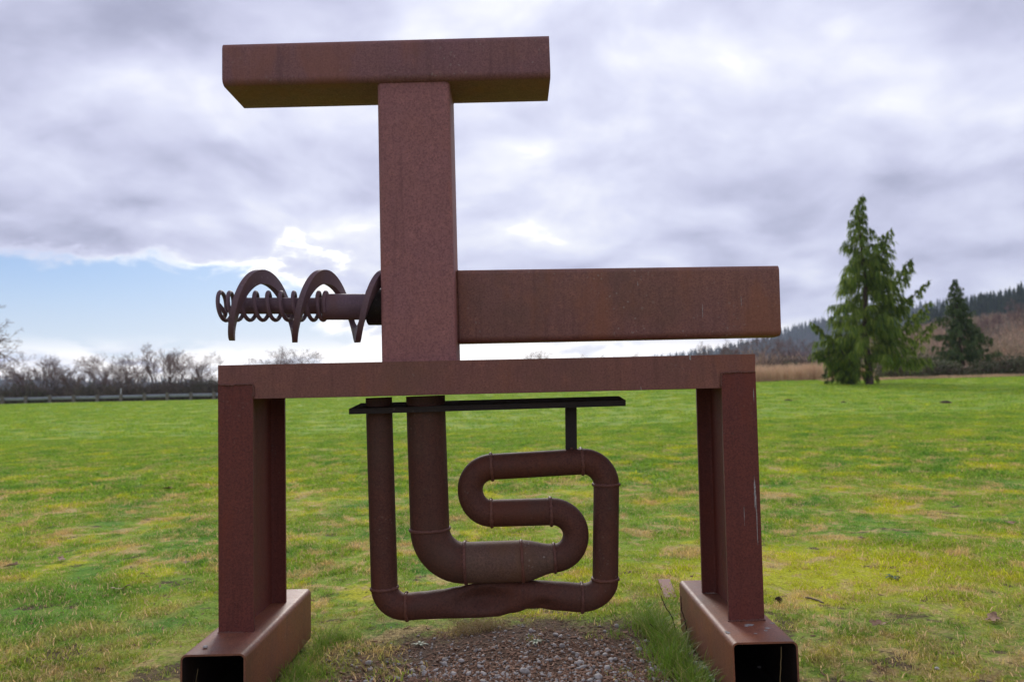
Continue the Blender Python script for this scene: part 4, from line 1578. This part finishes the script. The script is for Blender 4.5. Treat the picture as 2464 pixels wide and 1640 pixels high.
def leader(mbT, mbC, base, top, r0, spread, seed, n_br, spl, wd, droop=.5, dens=1.0, lean=(0, 0), low=.0, prof=None):
    """a tapering stem with whorls of drooping branches hung with sprays"""
    rd = random.Random(seed)
    base, top = Vector(base), Vector(top)
    H = (top - base).length
    N = 10
    stem_ = []
    for i in range(N + 1):
        t = i / N
        q = base.lerp(top, t) + Vector((rd.gauss(0, .01) * H, rd.gauss(0, .01) * H, 0)) * math.sin(math.pi * t)
        if t > .9:
            q += Vector((.03 * H * (t - .9) * 10, 0, -.008 * H * (t - .9) * 10))
        stem_.append(q)
    mbT.tube(stem_, [max(r0 * (1 - .95 * i / N), .012) for i in range(N + 1)], 8, cap=False)
    for b in range(n_br):
        t = low + (1 - low) * ((b + rd.random()) / n_br) ** .9
        if t > .985:
            continue
        i = min(int(t * N), N - 1)
        p = stem_[i].lerp(stem_[i + 1], t * N - i)
        L = spread * (prof(t) if prof else (1 - t) ** .9) * (rd.uniform(.5, .9) if rd.random() < .6 else rd.uniform(.9, 1.2)) + .10
        a = b * 2.399 + rd.uniform(-.5, .5)
        out = Vector((math.cos(a), math.sin(a), 0))
        rise = rd.uniform(.0, .35)
        bp = []
        S = 8
        for s in range(S + 1):
            u = s / S
            bp.append(p + out * L * u + Vector((0, 0, L * (rise * u - droop * u ** 2 * .75 + .16 * max(0, u - .72) * 2))))
        mbT.tube(bp, [max(.028 * L * .35 * (1 - u / (S + .5)), .006) for u in range(S + 1)], 4, cap=False)
        ns = int(dens * (15 + 40 * L))
        for _ in range(ns):
            u = rd.uniform(.10, 1.0) ** .8
            j = min(int(u * S), S - 1)
            q = bp[j].lerp(bp[j + 1], u * S - j)
            lat = Vector((-out.y, out.x, 0)) * rd.choice((-1, 1))
            q = q + lat * abs(rd.gauss(0, .10)) * L * .55 * (1.15 - u) + Vector((0, 0, rd.gauss(0, .04)))
            dirv = out * rd.uniform(.05, .5) + lat * rd.uniform(.0, .4) + Vector((0, 0, rd.uniform(-1.2, -.1)))
            spray(mbC, q, dirv, spl * rd.uniform(.5, 1.25) * min(1.0, .35 + L * .45), wd * rd.uniform(.4, .85), rd)


def conifer(name, base, label, leaders, mat, cat='conifer'):
    root = empty(name, tuple(base))
    t, c = MB(), MB()
    for kw in leaders:
        leader(t, c, **kw)
    t.obj('trunk', M['cbark'], root, True)
    c.obj('crown', M[mat], root)
    tag(root, label, cat, 'conifers on the right of the field')
    return root

YB1 = 45.0
b1 = at(2093, 924, YB1)
b1.z = float(ground_h(b1.x, YB1)) - .05
def t1(u, v, dy=0.0):
    return at(u, v, YB1 + dy)
low_side = lambda t: (1 - t) ** .95
conifer('weeping_conifer', b1, 'tall drooping green conifer with side leaders on the right of the field', [
    dict(base=b1, top=t1(2063, 462), r0=.24, spread=3.5, seed=41, n_br=135, spl=.80, wd=.080, droop=.42, dens=0.95, low=.125, prof=low_side),
    dict(base=t1(2098, 700), top=t1(2142, 545), r0=.08, spread=1.35, seed=42, n_br=52, spl=.62, wd=.085, dens=0.72, droop=.55),
    dict(base=t1(2098, 690), top=t1(2122, 560, .5), r0=.07, spread=1.1, seed=43, n_br=44, spl=.6, wd=.085, dens=0.72, droop=.55),
    dict(base=t1(2100, 800), top=t1(2192, 618), r0=.09, spread=1.7, seed=44, n_br=64, spl=.66, wd=.09, dens=0.72, droop=.5),
    dict(base=t1(2150, 760), top=t1(2238, 672, -.6), r0=.05, spread=.75, seed=45, n_br=26, spl=.5, wd=.08, dens=1.3, droop=.5),
    dict(base=t1(2110, 870), top=t1(2236, 722, -.4), r0=.08, spread=1.5, seed=46, n_br=56, spl=.62, wd=.09, dens=0.72, droop=.5),
    dict(base=t1(2160, 880), top=t1(2250, 768, .6), r0=.05, spread=1.1, seed=47, n_br=36, spl=.6, wd=.085, dens=0.72, droop=.5),
    dict(base=t1(2060, 880), top=t1(1948, 772, -.3), r0=.06, spread=1.0, seed=48, n_br=40, spl=.6, wd=.09, dens=1.3, droop=.6),
    dict(base=t1(2070, 905), top=t1(1958, 846, .4), r0=.06, spread=1.1, seed=49, n_br=42, spl=.6, wd=.09, dens=1.3, droop=.5),
], 'needle', 'tree')
b2 = at(2028, 918, YB1 + 1.5)
b2.z = float(ground_h(b2.x, b2.y)) - .05
conifer('weeping_conifer', b2, 'small dark conifer tucked under the left side of the tall one', [
    dict(base=b2, top=t1(2016, 790, 1.5), r0=.10, spread=1.5, seed=51, n_br=60, spl=.5, wd=.085, droop=.5, low=.1)], 'needle2', 'tree')
YB3 = 62.0
b3 = at(2318, 880, YB3)
g3 = float(ground_h(b3.x, YB3))
conifer('young_conifer', b3, 'smaller dark green pointed conifer near the right edge', [
    dict(base=b3, top=at(2293, 668, YB3), r0=.16, spread=2.7, seed=61, n_br=140, spl=.55, wd=.085, droop=.22, dens=.9, low=.03, prof=lambda t: (1 - t) ** .95),
    dict(base=at(2312, 860, YB3), top=at(2378, 838, YB3 - .4), r0=.06, spread=.8, seed=62, n_br=26, spl=.5, wd=.10, droop=.3),
    dict(base=at(2308, 800, YB3), top=at(2313, 690, YB3), r0=.05, spread=.5, seed=63, n_br=22, spl=.45, wd=.09, droop=.4),
], 'needle2', 'tree')


# ------------------------------------------------------------------ bushes, thicket, dry grass
def shrub_mesh(name, seed, n, H, W, mat, wid=.02, side=.3):
    rd = random.Random(seed)
    mb = MB()
    for _ in range(n):
        a = rd.uniform(0, 6.283)
        q = W * .45 * math.sqrt(rd.random())
        p = Vector((q * math.cos(a), q * math.sin(a), -.05))
        h = H * rd.uniform(.45, 1.0) * (1 - .45 * (q / (W * .5)) ** 2)
        d = Vector((math.cos(a) * q / W * 1.2 + rd.gauss(0, .22), math.sin(a) * q / W * 1.2 + rd.gauss(0, .22), 1)).normalized()
        pts = [p]
        for i in range(3):
            d = (d + Vector((rd.gauss(0, .16), rd.gauss(0, .16), rd.gauss(0, .06)))).normalized()
            pts.append(pts[-1] + d * h / 3)
        mb.tube(pts, [wid, wid * .8, wid * .55, wid * .25], 3, cap=False)
        for j in range(5):
            i = rd.randint(1, 2)
            b = pts[i].lerp(pts[i + 1], rd.random())
            dd = (d + Vector((rd.gauss(0, .7), rd.gauss(0, .7), rd.gauss(.1, .35)))).normalized()
            l = h * rd.uniform(.12, .34)
            mb.tube([b, b + dd * l * .5 + Vector((0, 0, .03 * l)), b + dd * l], [wid * .5, wid * .4, wid * .2], 3, cap=False)
    me = bpy.data.meshes.new(name)
    me.from_pydata(mb.v, [], mb.f)
    me.materials.append(mat)
    return me

thick_m = [shrub_mesh('thicket_shrub', 600 + i, 70, 3.0, 3.4, M['thicket'], .034) for i in range(4)]
n = 520
x = rng.uniform(-66, 44, n)
y = rng.uniform(79, 90, n)
pts = np.stack([x, y, ground_h(x, y) - .2], 1)
rots = np.stack([np.zeros(n), np.zeros(n), rng.uniform(0, 6.28, n)], 1)
hz = rng.uniform(.72, 1.06, n)
o = scatter('thicket', pts, rots, np.stack([rng.uniform(.9, 1.3, n)] * 2 + [hz], 1), rng.integers(0, 4, n), thick_m)
tag(o, 'dense dark brown leafless thicket behind the guard rail', 'thicket', kind='stuff')


# the wooded bank rising on the right
def bank_h(x, y):
    a = sstep(8, 60, x - (y - 60) * .35) * 1.0
    return ground_h(x, np.minimum(y, 95)) * .0 + 1.9 + 1.2 * a * sstep(60, 75, y) + (a * sstep(72, 190, y)) * (3.6 + .10 * np.maximum(x - 30, 0))

bx = np.linspace(-10, 190, 60)
by = np.linspace(66, 230, 50)
BXg, BYg = np.meshgrid(bx, by)
BZ = bank_h(BXg, BYg) - .6 * (1 - sstep(66, 74, BYg)) - 1.2 * (1 - sstep(-10, 6, BXg))
vv = np.stack([BXg.ravel(), BYg.ravel(), BZ.ravel()], 1)
ff = [(j * 60 + i, j * 60 + i + 1, j * 60 + 61 + i, j * 60 + 60 + i) for j in range(49) for i in range(59)]
o = mesh_obj('bank', vv.tolist(), ff, M['bank'], None, True)
tag(o, 'brown earth bank rising behind the conifers', kind='structure')

brush_m = [shrub_mesh('brush_shrub', 620 + i, 80, 4.6, 4.6, M['brush'], .05) for i in range(4)]
n = 1500
x = rng.uniform(22, 175, n)
y = rng.uniform(82, 215, n)
kp = (x / (y + 4.3) > .30) & (x / (y + 4.3) < .95) & ((x - (y - 60) * .35) > 14)
x, y = x[kp], y[kp]
n = len(x)
pts = np.stack([x, y, bank_h(x, y) - .2], 1)
rots = np.stack([np.zeros(n), np.zeros(n), rng.uniform(0, 6.28, n)], 1)
o = scatter('brushwood', pts, rots, np.stack([rng.uniform(.9, 1.4, n)] * 2 + [rng.uniform(.6, 1.15, n)], 1), rng.integers(0, 4, n), brush_m)
tag(o, 'reddish brown leafless brushwood covering the bank at the right', 'brushwood', kind='stuff')


def bramble(u, vtop, vbot, Yd, W, label, seed):
    rd = random.Random(seed)
    c = at(u, vbot, Yd)
    H = at(u, vtop, Yd).z - c.z
    root = empty('bramble_bush', tuple(c))
    lv, cn = MB(), MB()
    for _ in range(46):
        a = rd.uniform(0, 6.283)
        l = W * .5 * rd.uniform(.5, 1.05)
        pk = H * rd.uniform(.7, 1.05)
        pts = []
        sx_, sy_ = rd.gauss(0, W * .12), rd.gauss(0, .4)
        for s in range(6):
            t = s / 5
            pts.append(Vector((c.x + sx_ + math.cos(a) * l * t, c.y + sy_ + math.sin(a) * l * t * .7, c.z - .15 + pk * (2.2 * t - 1.75 * t * t))))
        cn.tube(pts, [.02, .018, .016, .014, .012, .008], 3, cap=False)
    for _ in range(1900):
        a = rd.uniform(0, 6.283)
        el = math.asin(rd.random())
        q = rd.uniform(.55, 1.0) * (1 + .22 * mnoise.noise(Vector((math.cos(a) * 2 + seed, math.sin(a) * 2, el * 2))))
        p = Vector((c.x + math.cos(a) * math.cos(el) * W * .5 * q, c.y + math.sin(a) * math.cos(el) * W * .36 * q, c.z + math.sin(el) * H * q))
        nrm = Vector((rd.gauss(0, 1), rd.gauss(0, 1), rd.gauss(.6, 1))).normalized()
        s1 = nrm.orthogonal().normalized()
        s2 = nrm.cross(s1)
        z_ = rd.uniform(.05, .10)
        lv.add([p + s1 * z_ * 1.3, p + s2 * z_ * .7, p - s1 * z_ * 1.3, p - s2 * z_ * .7], [(0, 1, 2, 3)])
    lv.obj('foliage', M['bramble'], root)
    cn.obj('canes', M['cane'], root)
    tag(root, label, 'bush', 'bramble bushes along the right field edge')

for (var, u, vt, Yd, rt, wd_, lab) in [
        (0, 2275, 782, 150, .4, 1.2, 'brown bare tree on the bank just left of the smaller conifer top'), (2, 2345, 765, 140, 1.4, 1.2, 'bare tree on the bank just right of the smaller conifer'),
        (4, 2392, 748, 150, 2.4, 1.0, 'slender bare tree on the bank, second right of the smaller conifer'), (1, 2432, 735, 160, 3.1, 1.1, 'bare tree high on the bank near the right edge'),
        (3, 2462, 715, 150, 4.2, 1.1, 'tallest bare tree on the bank, at the right edge'), (2, 2160, 800, 160, 5.0, 1.3, 'bare tree seen between the two conifers')]:
    xx = at(u, vt, Yd).x
    place_tree(var, u, vt, Yd, lab, rt, wd_, z0=float(bank_h(np.array([xx]), np.array([Yd]))[0]))

bramble(2160, 858, 908, 58, 4.6, 'low bramble bush between the two conifers', 1)
bramble(2225, 850, 906, 60, 4.6, 'bramble bush just left of the smaller conifer', 2)
bramble(2285, 868, 905, 58, 3.4, 'low bramble bush in front of the smaller conifer', 3)
bramble(2372, 866, 905, 59, 3.8, 'bramble bush right of the smaller conifer', 4)
bramble(2425, 852, 903, 60, 4.4, 'large bramble bush close to the right edge of the picture', 5)
bramble(2475, 846, 903, 58, 4.0, 'bramble bush cut by the right edge of the picture', 6)
bramble(1905, 868, 905, 80, 4.2, 'grey brown bush between the road sign and the tall conifer', 7)
bramble(1955, 872, 905, 82, 4.0, 'low bush at the left foot of the tall conifer', 8)
bramble(1835, 882, 906, 84, 2.8, 'low bush just left of the road sign', 9)

# tall dry grass
def reeds(name, n, xr, yr, label, hmin, hmax, clump=26):
    ms = [blades_mesh(name + '_clump', clump, .35, hmin, hmax, .03, .5, M['dry'], 700 + i, 3) for i in range(3)]
    x = rng.uniform(*xr, n)
    y = rng.uniform(*yr, n)
    pts = np.stack([x, y, ground_h(x, y)], 1)
    rots = np.stack([np.zeros(n), np.zeros(n), rng.uniform(0, 6.28, n)], 1)
    o = scatter(name, pts, rots, rng.uniform(.7, 1.2, n), rng.integers(0, 3, n), ms)
    tag(o, label, 'dry grass', kind='stuff')

reeds('dry_grass', 700, (18.5, 32), (62, 72), 'tall tan dry grass between the right leg and the tall conifer', .8, 1.8)
reeds('dry_grass_strip', 620, (25, 48), (54.5, 57.5), 'narrow strip of tan dead grass at the foot of the bramble bushes', .1, .32)


# ------------------------------------------------------------------ road sign seen from behind, far house
YSG = 92.0
s0 = at(1870, 912, YSG)
sg = empty('road_sign', tuple(s0))
pz = lambda v: at(1870, v, YSG).z
mb = MB()
mb.box((s0.x - .06, YSG - .05, pz(915) - .4), (s0.x + .06, YSG + .05, pz(866.5)))
mb.obj('post', M['post'], sg)
def panel(name, pts, y):
    n = len(pts)
    vs = [(a, y, b) for a, b in pts] + [(a, y + .02, b) for a, b in pts]
    mesh_obj(name, vs, [tuple(range(n)), tuple(range(2 * n - 1, n - 1, -1))] + [(i, n + i, n + (i + 1) % n, (i + 1) % n) for i in range(n)], M['sign'], sg)
cz = pz(876)
rr = .40
panel('diamond_panel', [(s0.x - rr, cz), (s0.x, cz - rr), (s0.x + rr, cz), (s0.x, cz + rr)], YSG + .055)
cz = pz(888.8)
panel('square_panel', [(s0.x - .30, cz - .22), (s0.x + .30, cz - .22), (s0.x + .30, cz + .22), (s0.x - .30, cz + .22)], YSG + .055)
tag(sg, 'white diamond road sign with a plate below, seen from behind on a brown post', 'sign')

YH = 290.0
h0 = at(1918, 880, YH)
hs = empty('far_house', tuple(h0))
za, zb, zc_ = at(1918, 880, YH).z, at(1918, 857, YH).z, at(1918, 850, YH).z
x0, x1 = at(1893, 870, YH).x, at(1952, 870, YH).x
mb = MB()
mb.box((x0, YH, za - 4), (x1, YH + 8, zb))
mb.obj('wall', M['white_wall'], hs)
mb = MB()
mb.add([(x0 - .5, YH - .5, zb + .02), (x1 + .5, YH - .5, zb + .02), (x1 + .5, YH + 8.5, zb + .02), (x0 - .5, YH + 8.5, zb + .02), (x0 - .5, YH + 4, zc_ + .6), (x1 + .5, YH + 4, zc_ + .6)],
       [(0, 1, 5, 4), (2, 3, 4, 5), (0, 4, 3), (1, 2, 5), (3, 2, 1, 0)])
mb.obj('roof', M['roof'], hs)
for i in range(4):
    mb = MB()
    xa = x0 + (x1 - x0) * (.12 + .22 * i)
    mb.box((xa, YH - .06, zb - 2.2), (xa + .9, YH - .003, zb - 1.1))
    mb.obj('window', M['glass'], hs)
tag(hs, 'long low white house far behind the road sign', 'house')


# ------------------------------------------------------------------ far hills with their forest
def ridge(name, pts, Yd, depth, label, zfoot=-6):
    """pts: skyline samples (u, v) at distance Yd"""
    P = [at(u, v, Yd) for u, v in pts]
    vs, fs = [], []
    rows = 7
    n = 60
    ux = np.linspace(P[0].x, P[-1].x, n)
    uz = np.interp(ux, [p.x for p in P], [p.z for p in P])
    for j in range(rows):
        t = j / (rows - 1)
        yy = Yd - depth * (1 - t)
        for a, b in zip(ux, uz):
            zz = zfoot + (b - zfoot) * (t ** 1.25)
            vs.append((a * (yy - CAM.y) / (Yd - CAM.y) * .15 + a * .85, yy, zz + 2.0 * math.sin(a * .013 + j)))
    for b_, a in zip(uz, ux):
        vs.append((a, Yd + depth, zfoot))
    for j in range(rows):
        for i in range(n - 1):
            fs.append((j * n + i, j * n + i + 1, j * n + n + i + 1, j * n + n + i))
    o = mesh_obj(name, vs, fs, M['hill'], None, True)
    tag(o, label, kind='structure')
    return vs, n, rows


def forest(name, vs, n, rows, count, hmin, hmax, label, seed, tiers=3, jmin=1):
    rd = random.Random(seed)
    mb = MB()
    for q in range(count):
        j = rd.uniform(jmin, rows - 1.001)
        if q % 3 == 0:
            j = rows - 1.001
        i = rd.uniform(0, n - 1.001)
        j0, i0 = int(j), int(i)
        a = Vector(vs[j0 * n + i0]).lerp(Vector(vs[j0 * n + i0 + 1]), i - i0)
        b = Vector(vs[(j0 + 1) * n + i0]).lerp(Vector(vs[(j0 + 1) * n + i0 + 1]), i - i0)
        p = a.lerp(b, j - j0)
        h = hmin + (hmax - hmin) * rd.random() ** 1.7
        w_ = h * rd.uniform(.14, .22)
        V, Fc = [], []
        for t in range(tiers):
            z0 = p.z + h * (t * .85 / tiers) - (1.0 if t == 0 else 0)
            z1 = p.z + h * min(1, (t + 1.75) / (tiers + .75))
            r_ = w_ * (1 - .78 * t / tiers)
            base = len(V)
            off = rd.uniform(0, 6)
            for k in range(6):
                rr_ = r_ * rd.uniform(.65, 1.2)
                V.append((p.x + rr_ * math.cos(off + k * 1.047), p.y + rr_ * math.sin(off + k * 1.047), z0 + rd.uniform(-.03, .03) * h))
            V.append((p.x, p.y, z1))
            Fc += [(base + k, base + (k + 1) % 6, base + 6) for k in range(6)]
        mb.add(V, Fc)
    o = mb.obj(name, M['forest'])
    tag(o, label, 'forest', kind='stuff')

r1 = ridge('hill', [(1560, 885), (1640, 872), (1690, 862), (1760, 851), (1830, 838), (1870, 822), (1930, 805), (1990, 790), (2060, 776), (2150, 760), (2240, 748), (2330, 738), (2464, 716), (2600, 690)], 1500, 420,
           'far wooded hill rising to the right behind the field')
forest('hill_forest', *r1, 4200, 9, 27, 'conifer forest covering the far blue hill', 71)
r2 = ridge('hill', [(2180, 800), (2250, 776), (2300, 764), (2340, 754), (2390, 742), (2440, 728), (2520, 700), (2700, 660)], 430, 150,
           'nearer wooded slope at the right edge')
forest('slope_forest', *r2, 1200, 4, 12, 'dark conifer wood on the nearer slope at the right edge', 72, 7, 2)
r3 = ridge('hill', [(-400, 925), (-100, 918), (60, 914), (200, 917), (380, 920), (520, 926), (700, 934), (900, 945)], 1900, 400, 'low distant blue hill on the horizon at the left')
forest('hill_forest', *r3, 1500, 10, 18, 'forest on the low distant hill at the left', 73)

# ------------------------------------------------------------------ air
m = bpy.data.materials.new('haze_air')
m.use_nodes = True
nt = m.node_tree
nt.nodes.clear()
vo = nt.nodes.new('ShaderNodeVolumePrincipled')
vo.inputs['Color'].default_value = (0.72, 0.82, 1.0, 1)
vo.inputs['Density'].default_value = 0.00019
vo.inputs['Anisotropy'].default_value = 0.2
mo = nt.nodes.new('ShaderNodeOutputMaterial')
nt.links.new(vo.outputs[0], mo.inputs['Volume'])
mb = MB()
mb.box((-2600, -40, -10), (2600, 2300, 270))
o = mb.obj('haze', m)
tag(o, 'thin pale blue winter air over the whole view', 'haze', kind='stuff')
